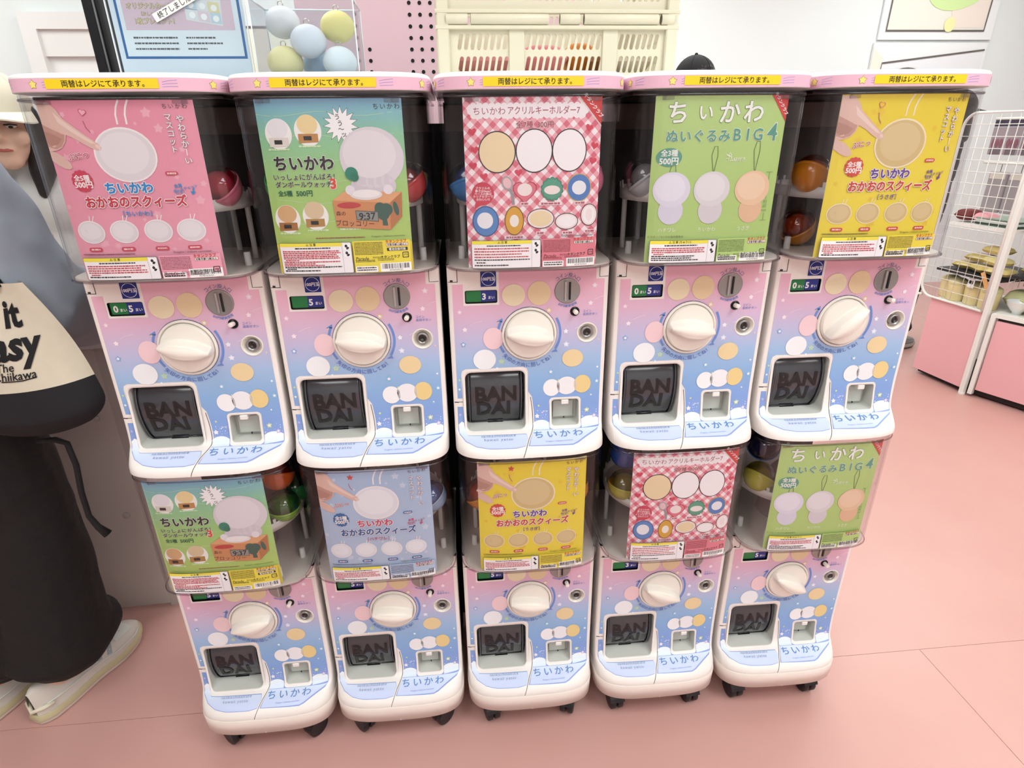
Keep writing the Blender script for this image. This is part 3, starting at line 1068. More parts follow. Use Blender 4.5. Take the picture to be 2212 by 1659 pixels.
# wheeled bases
m_skirt = mat('base_plastic', '#f1e4dc', 0.35)
BASE = dict(w=.1455, d=.0672, y0=.02, n=3.6, yb=.27)
def make_skirt():
    mb = MB()
    def L(z, ins=0.0):
        return [(x, y, z) for x, y in outline(inset=ins, **BASE)]
    mb.loft([L(.072, .006), L(.0722, .0), L(.1128, -.0012), L(.1140, .0)], m_skirt, True, True)
    mb.box((0, -.0668, .0735), (.0016, .0014, .004), m_white)
    return mb.mesh('base_skirt')
def make_caster():
    mb = MB()
    m_t = mat('caster_black', '#17161a', .45)
    for s in (-1, 1):
        mb.lathe([(.0, s * .002), (.0225, s * .002), (.0252, s * .004), (.0252, s * .0135), (.0225, s * .0155), (.012, s * .0160), (0, s * .0160)], m_t, 26, (0, 0, .0252), 'X')
    hood = []
    for i in range(9):
        a = math.radians(20 + 140 * i / 8)
        hood.append((.0275 * math.cos(a), .0252 + .0275 * math.sin(a)))
    mb.loft([[(x, y, z) for y, z in hood] + [(x, -.012, .0252), (x, .012, .0252)] for x in (-.0175, .0175)], m_t, True, True, False)
    mb.lathe([(.005, .05), (.005, .060), (.013, .060), (.013, .0635)], mat('caster_stem', '#b8b6b4', .3, 1.0), 16)
    mb.box((0, 0, .068), (.034, .034, .009), m_t, None, .002)
    return mb.mesh('caster')
me_sk, me_ca = make_skirt(), make_caster()
CA = [(0.9, -.7), (0.75, -.8), (.25, -.35), (.1, .12), (.12, .1)]
for i in range(5):
    x, y, rz = MX[i]
    t = thing('caster_base', 'cream wheeled base under the %s column of machines' % POS[i], 'base', (x, y, 0), rz, 'wheeled machine bases')
    put('base_skirt', me_sk, t)
    for cx, cy, a in ((-.094, -.018, CA[i][0]), (.092, -.018, CA[i][1]), (-.098, .225, .4), (.098, .225, -.3)):
        put('caster', me_ca, t, (cx, cy, 0), (0, 0, a))

# ------------------------------------------------------------------ display cards inside the canopies
PW, PH, PZ = .212, .2565, .3552
def card_pt(u, v, off=0.0):
    return Vector((u, can_y(u, .0036) - off + .0022, PZ + v))
class Card(Print):
    def __init__(s, bg):
        Print.__init__(s, card_pt, .00013, .011)
        s.poly([(-PW / 2, 0), (PW / 2, 0), (PW / 2, PH), (-PW / 2, PH)], bg, 0)
        n = 16
        xs = [-PW / 2 + PW * i / n for i in range(n + 1)]
        vs = [card_pt(x, v, -.0006) for x in xs for v in (0, PH)]
        s.mb.add(vs, [(2 * i, 2 * i + 1, 2 * i + 3, 2 * i + 2) for i in range(n)], ink('#f4f2ee'))
    def P(s, a, b):
        return ((a - .5) * PW, (1 - b) * PH)
    def pl(s, pts, m, lay=None):
        s.poly([s.P(a, b) for a, b in pts], m, lay)
    def el(s, a, b, ra, rb, m, lay=None, rot=0.0, n=30):
        x, y = s.P(a, b)
        s.poly(ell(x, y, ra * PW, rb * PW, n, rot), m, lay)
    def rr(s, a0, b0, a1, b1, r, m, lay=None):
        x0, y1 = s.P(a0, b0); x1, y0 = s.P(a1, b1)
        s.poly(rrect(x0, y0, x1, y1, r, 3), m, lay)
    def tx(s, t, a, b, size, m, **k):
        x, y = s.P(a, b)
        s.text(t, x, y, size * PW, m, **k)
    def ln(s, pts, w, m, lay=None):
        s.line([s.P(a, b) for a, b in pts], w * PW, m, lay)
    def da(s, a0, a1, b, h, col, seed, lay=None):
        x0, y = s.P(a0, b); x1, _ = s.P(a1, b)
        s.dashes(x0, x1, y, h * PW, col, seed, lay)
    def footer(s, b0, rows, panel, dark, hdr='注 意', battery=False):
        """the caution box, the maker lines and the bar code along the bottom"""
        sd = sum(map(ord, panel)) % 50
        s.rr(.025, b0, .555, .992, .002, '#55585e', 40)
        s.rr(.028, b0 + .0025, .552, .989, .0018, '#f3f0f2', 41)
        s.rr(.028, b0 + .0025, .485, b0 + .024, .0015, '#f0e24a', 42)
        s.ln([(.485, b0 + .004), (.485, .988)], .0016, '#8a8d92', 42)
        s.tx('⚠ ' + hdr if False else '△ ' + hdr, .26, b0 + .0125, .021, '#3a3426', bold=.01, lay=43)
        s.da(.14, .40, b0 + .034, .010, '#3a3a3c', sd + 1, 42)
        n = len(rows)
        for i, (c, ext) in enumerate(rows):
            b = b0 + .052 + (.985 - b0 - .062) * i / max(n - 1, 1) * .97
            s.da(.045 if ext > .3 else .06, .045 + .425 * ext, b, .0105, c, sd + 7 + i, 42)
        for k in range(2):
            s.rr(.497, b0 + .012 + .042 * k, .543, b0 + .047 + .042 * k, .001, '#fbfbfb', 42)
            s.el(.516, b0 + .024 + .042 * k, .010, .011, '#2c2c2e', 43)
            s.el(.526, b0 + .037 + .042 * k, .012, .008, '#2c2c2e', 43, .6)
        s.rr(.565, b0 - .004, .988, .992, .0015, panel, 40)
        for i in range(9):
            s.da(.575, .785, b0 + .008 + i * .0088, .0062, dark, sd + 30 + i, 41)
        s.tx('ビックリたまご' if False else 'キタンクラブ', .885, b0 + .004, .026, '#d2412f', bold=.03, lay=42)
        s.rr(.81, b0 + .014, .972, b0 + .034, .0012, '#b04a3a', 41)
        s.rr(.813, b0 + .016, .969, b0 + .032, .001, '#f5efe9', 42)
        s.tx('対象年齢15歳以上', .891, b0 + .024, .0182, '#3b3434', bold=.02, lay=43)
        if battery:
            s.rr(.815, b0 + .042, .967, b0 + .062, .001, '#26262a', 42)
            s.tx('電池交換可能', .891, b0 + .052, .021, '#f2f0ea', bold=.02, lay=43)
        s.tx('Parade', .625, b0 + .104, .036, dark, shear=.25, bold=.01, lay=42)
        s.tx('株式会社', .735, b0 + .100, .016, dark, lay=42)
        s.tx('キタンクラブ', .835, b0 + .098, .024, '#2e2a2a', bold=.02, lay=42)
        for k in range(2):
            s.da(.575, .72, b0 + .116 + .008 * k, .006, dark, sd + 50 + k, 41)
            s.da(.74, .86, b0 + .110 + .008 * k, .005, dark, sd + 60 + k, 41)
        s.rr(.925, b0 + .072, .972, b0 + .108, .0015, '#3a3638', 41)
        s.rr(.931, b0 + .077, .966, b0 + .103, .001, panel, 42)
        s.tx('プラ', .9485, b0 + .090, .017, '#3a3638', bold=.03, lay=43)
        s.rr(.57, .952, .735, .989, .001, '#f7f5f5', 41)
        for k in range(2):
            s.da(.58, .725, .962 + .014 * k, .009, '#353337', sd + 70 + k, 42)
        s.rr(.755, .936, .985, .990, .001, '#fbfaf9', 41)
        rd = random.Random(sd)
        a = .768
        while a < .972:
            w = rd.choice((.002, .002, .0045, .006))
            s.pl([(a, .941), (a + w, .941), (a + w, .972), (a, .972)], '#2b2a2c', 42)
            a += w + rd.choice((.0025, .004, .006))
        s.tx('4571670530123', .87, .9805, .0155, '#3a3a3c', lay=42, gap=.05)
    def hand(s, d=0.0):
        sk, sh, lt = '#e3c0b2', '#c79a8c', '#efd5c9'
        s.pl([(0, .005), (.085, .012), (.13, .05), (.155, .092), (.215, .135), (.29, .188), (.345, .222), (.362, .243), (.352, .258), (.325, .259), (.27, .235),
              (.205, .197), (.15, .175), (.135, .21), (.10, .243), (.055, .257), (.02, .258), (.06, .272), (.10, .295), (.128, .322), (.135, .345), (.115, .357),
              (.08, .352), (.04, .335), (0, .31)], sk, 6)
        s.pl([(.0, .12), (.06, .145), (.14, .175), (.13, .205), (.10, .236), (.055, .25), (.0, .235)], sh, 7)
        s.pl([(.0, .155), (.07, .175), (.115, .195), (.085, .222), (.03, .232), (0, .215)], '#b98b7d', 8)
        s.pl([(.10, .06), (.155, .105), (.25, .172), (.33, .222), (.30, .222), (.21, .172), (.12, .115)], lt, 7)
        s.pl([(.325, .225), (.348, .232), (.354, .245), (.338, .25), (.325, .24)], lt, 8)
    def outtext(s, t, a, b, size, col, oc='#fbf8f6', w=.06, bold=.04, **k):
        s.tx(t, a, b, size, col, bold=bold, out=(oc, w), **k)

RB, BK = '#c04a55', '#3c393c'
def squeeze(bg, spot, blob, t1, t2, badge, name, panel, dark, lab, extra='heart', rim='#f7f1ee', skip_rim=False):
    c = Card(bg)
    rd = random.Random(len(name) + len(bg if isinstance(bg, str) else 'x'))
    for k in range(26):
        a, b = rd.uniform(.02, .98), rd.uniform(.02, .82)
        x, y = c.P(a, b)
        c.poly(starp(x, y, rd.uniform(.003, .008), .58, 5, rd.random()), spot, 1)
    for k in range(2):
        c.ln([(.60 - .06 * k + .1 * t * t * .6 - .1 * t, .0 + .125 * t) for t in (0, .3, .6, 1)], .012, rim, 2)
    c.el(.505, .285, .205, .178, rim, 4)
    c.el(.505, .285, .192, .166, blob[0], 5)
    c.el(.50, .275, .160, .135, blob[1], 6)
    c.hand()
    if extra == 'heart':
        x, y = c.P(.295, .062)
        c.poly(heartp(x, y, .0055, 22, -.2), '#d5616b', 6)
        c.poly(heartp(x, y, .0043, 22, -.2), spot, 7)
    else:
        x, y = c.P(.305, .055)
        c.poly(starp(x, y, .0065, .5, 5, .1), '#cf4a3c', 6)
    c.ln([(.315, .165), (.293, .14), (.285, .105)], .005, '#b2636a', 6)
    c.tx('ちいかわ', .885, .035, .036, '#3c3436', gap=.15, lay=8)
    c.tx('やわらかーい', .905, .115, .052, '#f6eff0', bold=.015, out=('#a38a92', .035), vert=True, gap=.02, lay=8)
    c.tx('マスコット', .83, .105, .050, '#f6eff0', bold=.015, out=('#a38a92', .035), vert=True, gap=.02, lay=8)
    c.tx('ぷにっ', .195, .285, .048, '#c04b5c', bold=.02, out=('#fbf4f2', .05), rot=.18, lay=9)
    x, y = c.P(.175, .42)
    c.poly(scallop(x, y, .0142, .0142, 14, .10), badge, 8)
    c.tx('全5種', .175, .404, .043, '#fbf4f0', bold=.03, lay=9)
    c.tx('500円', .177, .440, .050, '#fbf4f0', bold=.035, lay=9)
    c.rr(.735, .375, .82, .397, .0028, lab, 8)
    c.da(.748, .808, .386, .012, '#f3d5ce', 3, 9)
    c.outtext('ちいかわ', .475, .462, .082, t1, lay=9, w=.055, bold=.045)
    c.outtext('おかおのスクィーズ', .50, .538, .083, t2, lay=12, w=.055, bold=.045, sx=.92)
    c.tx('［' + name + '］', .49, .606, .042, t1, bold=.02, lay=12)
    c.tx('金属', .80, .455, .027, t1, bold=.02, rot=.1, lay=9)
    c.tx('ボールチェーン', .845, .47, .024, t1, bold=.02, rot=.22, lay=9)
    c.tx('付き！', .805, .49, .026, t1, bold=.02, rot=.1, lay=9)
    c.ln([(.90, .465), (.893, .49)], .010, t1, 9)
    c.pl([(.876, .486), (.909, .492), (.884, .508)], t1, 9)
    for k, a in enumerate((.135, .365, .60, .825)):
        for q in range(2):
            c.ln([(a + .015 + .03 * q, .615), (a + .01 + .02 * q, .645)], .006, rim, 3)
        c.el(a, .708, .098, .081, rim, 4)
        c.el(a, .708, .091, .074, blob[0], 5)
        c.el(a - .004, .703, .074, .058, blob[1], 6)
        c.rr(a - .048, .797, a + .048, .822, .003, lab, 8)
        c.da(a - .033, a + .033, .809, .012, '#f3d5ce', 5 + k, 9)
    c.da(.03, .40, .838, .007, dark, 91, 9)
    c.tx('©nagano / chiikawa committee', .80, .834, .021, dark, lay=9)
    c.footer(.855, [(RB, .98), (RB, .9), (RB, .99), (RB, 1), (RB, .2), (BK, .7)], panel, dark)
    return c.mesh('display_card')
def grad(name, stops):
    return ramp_mat(name, 2, PZ, PZ + PH, stops, .4)

def watch_card():
    c = Card(grad('watch_card_print', [(0, '#eedc4e'), (.185, '#eedc4e'), (.19, '#b4d06c'), (.55, '#a5d07c'), (.8, '#8fcaa0'), (.93, '#82bcc4'), (1.0, '#7fb2d2')]))
    for k in range(7):
        b = .08 + .12 * k
        c.ln([(a / 12, b + .012 * math.sin(a * .9 + k)) for a in range(13)], .003, '#b9dcae', 1)
    x, y = c.P(.575, .14)
    c.poly(starp(x, y, .0262, .62, 15, .05), '#3a3a3c', 2)
    c.poly(starp(x, y, .0248, .62, 15, .05), '#fbfbfa', 3)
    for ch, a, b in (('う', .555, .098), ('う', .57, .132), ('〜', .575, .163), ('ッ', .59, .19)):
        c.tx(ch, a, b, .042, '#2d2b2c', bold=.01, lay=4)
    c.tx('ちいかわ', .895, .045, .042, '#2f3032', gap=.15, lay=4)
    for a, b in ((.14, .185), (.345, .17), (.115, .66), (.32, .645)):
        c.el(a, b, .093, .100, '#f7f8f2', 2)
    # small figures reduced to plain rounds on boxes
    for a, b, col, box in ((.14, .155, '#ecebee', '#e3ddd2'), (.345, .135, '#efd9a0', '#c08c50'), (.115, .63, '#d9b080', '#a8743f'), (.315, .61, '#dcc7a2', '#b58a4c')):
        c.el(a, b, .070, .062, col, 4)
        c.pl([(a - .07, b + .05), (a + .065, b + .05), (a + .065, b + .095), (a - .07, b + .10)], box, 5)
        c.rr(a - .035, b + .062, a + .02, b + .085, .0005, '#2b2624', 6)
    for a, b in ((.13, .268), (.345, .252), (.12, .745), (.325, .728), (.56, .725)):
        c.da(a - .075, a + .075, b, .013, '#d5efc0', int(a * 99), 4)
    c.outtext('ちいかわ', .285, .345, .105, '#2b2929', '#f3f7ea', .035, .035, gap=.03, lay=5)
    c.tx('いっしょにがんばろ！', .275, .42, .047, '#2b2929', bold=.02, out=('#eef5e0', .03), lay=5)
    c.tx('ダンボールウォッチ', .265, .462, .045, '#2b2929', bold=.025, out=('#eef5e0', .03), lay=5)
    c.tx('3', .475, .458, .095, '#e0503a', bold=.04, out=('#fbf5ee', .05), lay=5)
    c.tx('全5種', .125, .512, .042, '#2f6a4a', bold=.025, lay=5)
    c.tx('500円', .262, .512, .048, '#2f6a4a', bold=.025, lay=5)
    # large plain figure behind the cardboard watch
    c.el(.765, .32, .225, .205, '#dcd6dc', 6)
    c.el(.75, .30, .185, .160, '#e6e1e5', 7)
    c.el(.76, .475, .16, .10, '#d5cfd6', 6)
    for a in (.59, .86):
        c.el(a, .498, .034, .034, '#e9e5e9', 12)
    c.pl([(.455, .555), (.545, .505), (.955, .515), (.865, .575)], '#e0a878', 10)
    c.pl([(.455, .555), (.865, .575), (.855, .735), (.465, .712)], '#d0905f', 10)
    c.pl([(.865, .575), (.955, .515), (.945, .66), (.855, .735)], '#b97a4c', 10)
    c.el(.70, .525, .115, .038, '#e7e2df', 13)
    c.el(.70, .52, .098, .028, '#f3f0ee', 14)
    c.el(.57, .585, .085, .022, '#c14343', 12)
    c.pl([(.61, .615), (.775, .625), (.772, .685), (.612, .672)], '#59554f', 12)
    c.pl([(.615, .62), (.77, .629), (.768, .681), (.617, .668)], '#8f938c', 13)
    c.tx('9:37', .693, .650, .070, '#26262a', bold=.02, lay=14)
    for a, b, r in ((.79, .605, .04), (.835, .615, .045), (.81, .64, .045), (.775, .63, .03)):
        c.el(a, b, r, r, '#3f6156', 12)
    c.pl([(.80, .65), (.83, .65), (.838, .71), (.80, .708)], '#3f6156', 12)
    c.tx('森の', .505, .632, .036, '#4a332a', rot=-.03, lay=13)
    c.tx('ブロッコリー', .60, .692, .048, '#4a332a', rot=-.05, lay=13)
    c.el(.612, .405, .045, .045, '#2f8a70', 14)
    c.el(.63, .425, .03, .03, '#277a62', 15)
    c.el(.905, .61, .018, .05, '#3f6156', 12, .2)
    c.da(.30, .66, .776, .009, '#a05f43', 12, 4)
    c.tx('©nagano / chiikawa committee', .83, .772, .020, '#6c8a4c', lay=4)
    c.footer(.80, [(RB, .98), (RB, 1), (RB, .93), (RB, .96), (RB, .98), (RB, .27), (RB, .98), (RB, .55), (RB, .7), (BK, 1), (BK, .2), (BK, .62)], '#e9d94c', '#5d5a2a', battery=True)
    return c.mesh('display_card')

def gingham():
    m = mat('gingham_print', '#ffffff', .4, spec=.35)
    nt = m.node_tree
    b = nt.nodes['Principled BSDF']
    tc = nt.nodes.new('ShaderNodeTexCoord')
    sp = nt.nodes.new('ShaderNodeSeparateXYZ')
    nt.links.new(tc.outputs['Object'], sp.inputs[0])
    def mth(op, a, bb):
        n = nt.nodes.new('ShaderNodeMath'); n.operation = op
        for k, v in ((0, a), (1, bb)):
            if isinstance(v, (int, float)):
                n.inputs[k].default_value = v
            elif v is not None:
                nt.links.new(v, n.inputs[k])
        return n.outputs[0]
    X, Z = sp.outputs[0], sp.outputs[2]
    P = .0225
    bands = []
    for op in ('ADD', 'SUBTRACT'):
        d = mth('DIVIDE', mth(op, X, mth('MULTIPLY', Z, 1.0)), P)
        fr = mth('FRACT', mth('ADD', d, 40.0), None)
        bands.append(mth('GREATER_THAN', fr, .5))
    sm = mth('MULTIPLY', mth('ADD', bands[0], bands[1]), .5)
    cr = nt.nodes.new('ShaderNodeValToRGB')
    cr.color_ramp.interpolation = 'CONSTANT'
    cr.color_ramp.elements[0].color = rgb('#fbf3f3')
    cr.color_ramp.elements[1].position = .75
    cr.color_ramp.elements[1].color = rgb('#dc6f82')
    e = cr.color_ramp.elements.new(.25)
    e.color = rgb('#eeadb6')
    nt.links.new(sm, cr.inputs[0])
    nt.links.new(cr.outputs[0], b.inputs['Base Color'])
    return m
def keyring_card():
    c = Card(gingham())
    for k in range(19):
        a = .075 + .70 * k / 18 * 1.115
        c.el(a, .050, .024, .024, '#f7f2f2', 2, 0, 14)
        c.el(a, .098, .024, .024, '#f7f2f2', 2, 0, 14)
    c.el(.055, .074, .026, .026, '#f7f2f2', 2, 0, 14); c.el(.875, .074, .026, .026, '#f7f2f2', 2, 0, 14)
    c.rr(.055, .048, .875, .100, .001, '#f7f2f2', 3)
    c.tx('ちいかわ', .185, .076, .058, '#a84d5c', gap=.02, lay=4)
    c.tx('アクリルキーホルダー7', .575, .074, .058, '#a84d5c', bold=.006, lay=4, sx=.86)
    c.pl([(.83, 0), (1, 0), (1, .155)], '#d0413f', 4)
    c.ln([(.822, -.0), (1, .162)], .006, '#f6e6e4', 5)
    x, y = c.P(.936, .050)
    c.text('キタンクラブ', x, y, .0074, '#fbf6f4', bold=.025, rot=-.835, lay=6)
    c.tx('全7種', .435, .150, .050, '#a83a4c', bold=.018, out=('#fdf5f5', .03), lay=5)
    c.tx('300円', .585, .150, .050, '#a83a4c', bold=.018, out=('#fdf5f5', .03), lay=5)
    for a, b in ((.062, .185), (.075, .285), (.06, .375), (.135, .435), (.39, .415), (.91, .17), (.955, .27), (.945, .355)):
        x, y = c.P(a, b)
        c.poly(heartp(x, y, .0062, 20, .1 if a < .5 else -.2), '#d6475c', 4)
    for a, b, ra, rb, col in ((.235, .30, .128, .135, '#f0dcb2'), (.505, .295, .128, .142, '#faf8f8'), (.765, .295, .122, .14, '#faf8f8')):
        c.el(a, b, ra + .008, rb + .008, '#3a3030', 4)
        c.el(a, b, ra, rb, col, 5)
    x, y = c.P(.435, .525)
    c.poly(heartp(x, y, .0195), '#b83a50', 4); c.poly(heartp(x, y, .0178), '#e0788a', 5)
    c.el(.435, .515, .055, .045, '#f4e8e4', 6)
    x, y = c.P(.64, .515)
    c.poly(scallop(x, y, .0165, .0165, 14, .12), '#3f8a70', 4); c.poly(scallop(x, y, .0145, .0145, 14, .12), '#58a287', 5)
    c.el(.64, .52, .06, .032, '#f4e8e4', 6)
    c.el(.845, .51, .094, .10, '#d5b24a', 4); c.el(.845, .51, .088, .094, '#4f7fc0', 5); c.el(.845, .51, .055, .05, '#eff0f3', 6)
    c.el(.14, .70, .10, .112, '#3a5f94', 4); c.el(.14, .70, .092, .104, '#5a8ac6', 5); c.el(.135, .695, .06, .06, '#eff0f3', 6)
    c.el(.355, .70, .074, .108, '#8a6a2c', 4); c.el(.355, .70, .066, .10, '#dca83c', 5); c.el(.355, .70, .035, .045, '#f4efe4', 6)
    for a, b, ra, rb, col in ((.555, .69, .105, .075, '#f0dcb2'), (.755, .71, .09, .062, '#faf8f8'), (.93, .675, .068, .082, '#faf8f8')):
        c.el(a, b, ra, rb, '#4a3a3a', 4); c.el(a, b, ra - .006, rb - .006, '#f6e9e6', 5); c.el(a, b, ra - .02, rb - .018, col, 6)
    c.ln([(.35, .60), (.345, .55), (.325, .51)], .020, '#9a9a9c', 7)
    x, y = c.P(.305, .475)
    c.poly(ell(x, y, .0085, .0105, 22, .4), '#a9a9ab', 7); c.poly(ell(x, y, .0062, .0082, 22, .4), '#ecc3c8', 8)
    c.el(.125, .535, .082, .082, '#cf4257', 7)
    c.pl([(.07, .58), (.06, .625), (.12, .595)], '#cf4257', 7)
    for k, t in enumerate(('アクリルの', '厚さは4mm！', 'ベースの板は', 'クリアカラーで', 'かわいい♡')):
        c.tx(t, .125, .503 + .0165 * k, .0215, '#fbeeee', bold=.02, lay=8)
    for a, b, t in ((.435, .598, 'ほてう'), (.63, .60, 'イーヤーヤダヤダ'), (.855, .60, 'シーサー'), (.355, .80, 'ほせきもります'), (.555, .778, 'うさぎ'), (.765, .78, 'ちいかわ'), (.94, .775, 'ハチワレ')):
        c.rr(a - len(t) * .011, b - .010, a + len(t) * .011, b + .010, .001, '#fbe9ea', 7)
        c.da(a - len(t) * .009, a + len(t) * .009, b, .016, '#b5626f', len(t), 8)
    c.tx('©nagano / chiikawa committee', .84, .797, .020, '#6a4a4c', lay=8)
    c.footer(.815, [(RB, .98), (RB, .99), (RB, .85), (RB, .98), (BK, 1), (BK, .2), (BK, .62)], '#dd7f8c', '#8a3a46')
    return c.mesh('display_card')

def plush_card():
    c = Card(grad('plush_card_print', [(0, '#b5d47c'), (.5, '#b4d47c'), (1, '#b9d787')]))
    for ch, a in (('ち', .16), ('い', .37), ('か', .55), ('わ', .73)):
        c.tx(ch, a, .095, .165 if ch != 'い' else .12, '#f6f8f0', bold=.02, out=('#7d9a63', .022), lay=3)
    for k, ch in enumerate('ぬいぐるみ'):
        c.tx(ch, .135 + .098 * k, .225, .094, '#5da08c', bold=.02, out=('#eef5e4', .035), lay=3)
    for ch, a, sz_ in (('B', .625, .115), ('I', .705, .115), ('G', .785, .115), ('4', .90, .165)):
        c.tx(ch, a, .218 if ch != '4' else .205, sz_, '#5da08c', bold=.015, out=('#eef5e4', .035), lay=3)
    c.pl([(.855, 0), (1, 0), (1, .15)], '#d24a44', 4)
    x, y = c.P(.945, .050)
    c.text('キタンクラブ', x, y, .0068, '#fbf6f4', bold=.025, rot=-.897, lay=6)
    c.el(.125, .345, .095, .066, '#5f9f8a', 4)
    c.tx('全3種', .125, .320, .050, '#f4f8f0', bold=.025, lay=5)
    c.tx('500円', .125, .366, .058, '#f4f8f0', bold=.03, lay=5)
    for a, h in ((.475, .285), (.80, .26), (.165, .38)):
        c.ln([(a - .005, .43), (a - .028, h + .05), (a - .012, h), (a + .012, h), (a + .02, h + .05), (a + .002, .43)], .005, '#6c7f4c', 4)
    for a, hd, bd in ((.165, '#e2e0ec', '#dcdae8'), (.475, '#e0dcdf', '#dad5da'), (.80, '#ecc9a6', '#e6bf9a')):
        c.el(a + .005, .665, .095, .10, bd, 5)
        c.el(a, .535, .142, .128, hd, 6)
        c.el(a - .012, .525, .115, .098, {'#e2e0ec': '#ebe9f2', '#e0dcdf': '#e9e6e8', '#ecc9a6': '#f1d4b4'}[hd], 7)
    c.tx('ゴム紐付き', .635, .362, .032, '#f1f6e4', bold=.01, lay=5)
    c.ln([(.56, .33), (.585, .345), (.60, .335), (.588, .322), (.578, .335), (.605, .35)], .006, '#f4f8ea', 5)
    c.ln([(.90, .44), (.955, .44)], .004, '#8fa86c', 4); c.ln([(.90, .735), (.955, .735)], .004, '#8fa86c', 4)
    c.ln([(.928, .44), (.928, .60)], .004, '#8fa86c', 4); c.ln([(.928, .69), (.928, .735)], .004, '#8fa86c', 4)
    c.tx('約', .925, .62, .035, '#8fa86c', lay=4); c.tx('80', .925, .645, .035, '#8fa86c', lay=4); c.tx('mm', .922, .67, .035, '#8fa86c', lay=4)
    for a, t in ((.155, 'ハチワレ'), (.47, 'ちいかわ'), (.77, 'うさぎ')):
        c.tx(t, a, .782, .036, '#f3f7e6', lay=5)
    c.tx('© ナガノ / ちいかわ製作委員会', .15, .826, .020, '#6d8047', lay=5)
    c.footer(.845, [(RB, .98), (RB, .97), (RB, .99), (RB, .22), (BK, .8), (BK, .75), (BK, .88)], '#b3d17a', '#566a3c', '注 意 (ちゅうい)')
    return c.mesh('display_card')

ME_PINK = squeeze(grad('pink_card_print', [(0, '#eca6b7'), (.4, '#eb9fb2'), (1, '#e995aa')]), '#efb4c2', ('#e3dfe2', '#ebe7e9'), '#2f8fd0', '#c83a4c', '#d0435c', 'ちいかわ', '#eca3b5', '#8a4a58', '#cf4a5e')
ME_YEL = squeeze(grad('yellow_card_print', [(0, '#f0dc3c'), (.5, '#efdb45'), (1, '#ead234')]), '#e9c73a', ('#d6bd84', '#ddc794'), '#6a4a9c', '#cc4632', '#d24a3c', 'うさぎ', '#ecd94a', '#6a5c26', '#d5523c', rim='#f3e6c4')
ME_YEL2 = squeeze(grad('yellow_card_print', []), '#e9c73a', ('#d6bd84', '#ddc794'), '#6a4a9c', '#cc4632', '#d24a3c', 'うさぎ', '#ecd94a', '#6a5c26', '#d5523c', extra='star', rim='#f3e6c4')
ME_BLUE = squeeze(grad('blue_card_print', [(0, '#b9cbe2'), (.5, '#b3c8e2'), (1, '#a9c3e0')]), '#cbd8ea', ('#e6e9f0', '#eff1f5'), '#c9506c', '#2f5f9c', '#2f6fa8', 'ハチワレ', '#b3c6de', '#4a5a78', '#3f7cb6', extra='star')
ME_W, ME_K, ME_P = watch_card(), keyring_card(), plush_card()
# name, mesh, machine, tier, shift, tilt
for me, i, up, sh, label in (
        (ME_PINK, 0, 1, .002, 'pink display card with a pointing hand, in the upper left machine'),
        (ME_W, 1, 1, 0, 'green and blue cardboard watch display card in the second upper machine'),
        (ME_K, 2, 1, 0, 'red gingham acrylic key holder display card in the upper middle machine'),
        (ME_P, 3, 1, -.006, 'green display card with large white title, in an upper machine'),
        (ME_YEL, 4, 1, -.006, 'yellow display card with a pointing hand and heart, in the upper right machine'),
        (ME_W, 0, 0, -.010, 'green cardboard watch display card in the lower left machine'),
        (ME_BLUE, 1, 0, 0, 'pale blue display card with a pointing hand, in a lower machine'),
        (ME_YEL2, 2, 0, 0, 'yellow display card with a pointing hand and red star, in the lower middle machine'),
        (ME_K, 3, 0, .004, 'red gingham acrylic key holder display card in a lower machine'),
        (ME_P, 4, 0, .003, 'green display card with large white title, in the lower right machine')):
    x, y, rz = MX[i]
    o = put('display_card', me, None, (x + sh, y, ZU if up else ZL), (0, 0, rz))
    tag(o, label, 'display card', 'display cards inside the machines')

# ------------------------------------------------------------------ capsules in the canopies
CAPC = {'pink': '#e77a95', 'green': '#2f9a4c', 'red': '#d23a3c', 'blue': '#2a7cc0', 'grey': '#c9ccd0', 'orange': '#e08a1e', 'yellow': '#c9c04a', 'pale blue': '#a9c4e4', 'lime': '#8cc03c', 'deep blue': '#1f4fa0', 'rust': '#c85a20'}
def capsule(i, up, loc, col, r, label, tilt=(0.3, 0.2, 0)):
    x, y, rz = MX[i]
    t = thing('toy_capsule', label, 'capsule', (x + loc[0], y + loc[1], (ZU if up else ZL) + loc[2] - r), 0, 'capsules inside the machines')
    R = Euler(tilt).to_matrix()
    c = Vector((0, 0, r))
    def half(t0, t1, m, nm):
        mb = MB().ball((0, 0, 0), r, m, 26, 9, t0, t1)
        if nm == 'lower_shell':
            mb.lathe([(r, -.0025), (r * 1.035, -.002), (r * 1.035, .002), (r, .0025)], m, 26)
        mb.v = [tuple(R @ Vector(v) + c) for v in mb.v]
        return mb.obj(nm, t)
    half(math.pi / 2, math.pi, mat('capsule_' + col, CAPC[col], .18, coat=.4), 'lower_shell')
    half(0, math.pi / 2, clear('capsule_clear_' + col, {'grey': '#e8e9ea'}.get(col, CAPC[col]), .25), 'upper_shell')
    mb = MB().ball((0, 0, 0), (r * .72, r * .68, r * .7), mat('capsule_toy_' + col, {'grey': '#9c9a9a', 'orange': '#d2a050', 'pink': '#f0c0cc'}.get(col, CAPC[col]), .6), 18, 10)
    mb.v = [tuple(R @ (Vector(v) + Vector((0, 0, r * .05))) + c) for v in mb.v]
    mb.obj('wrapped_toy', t)
CR = .0335
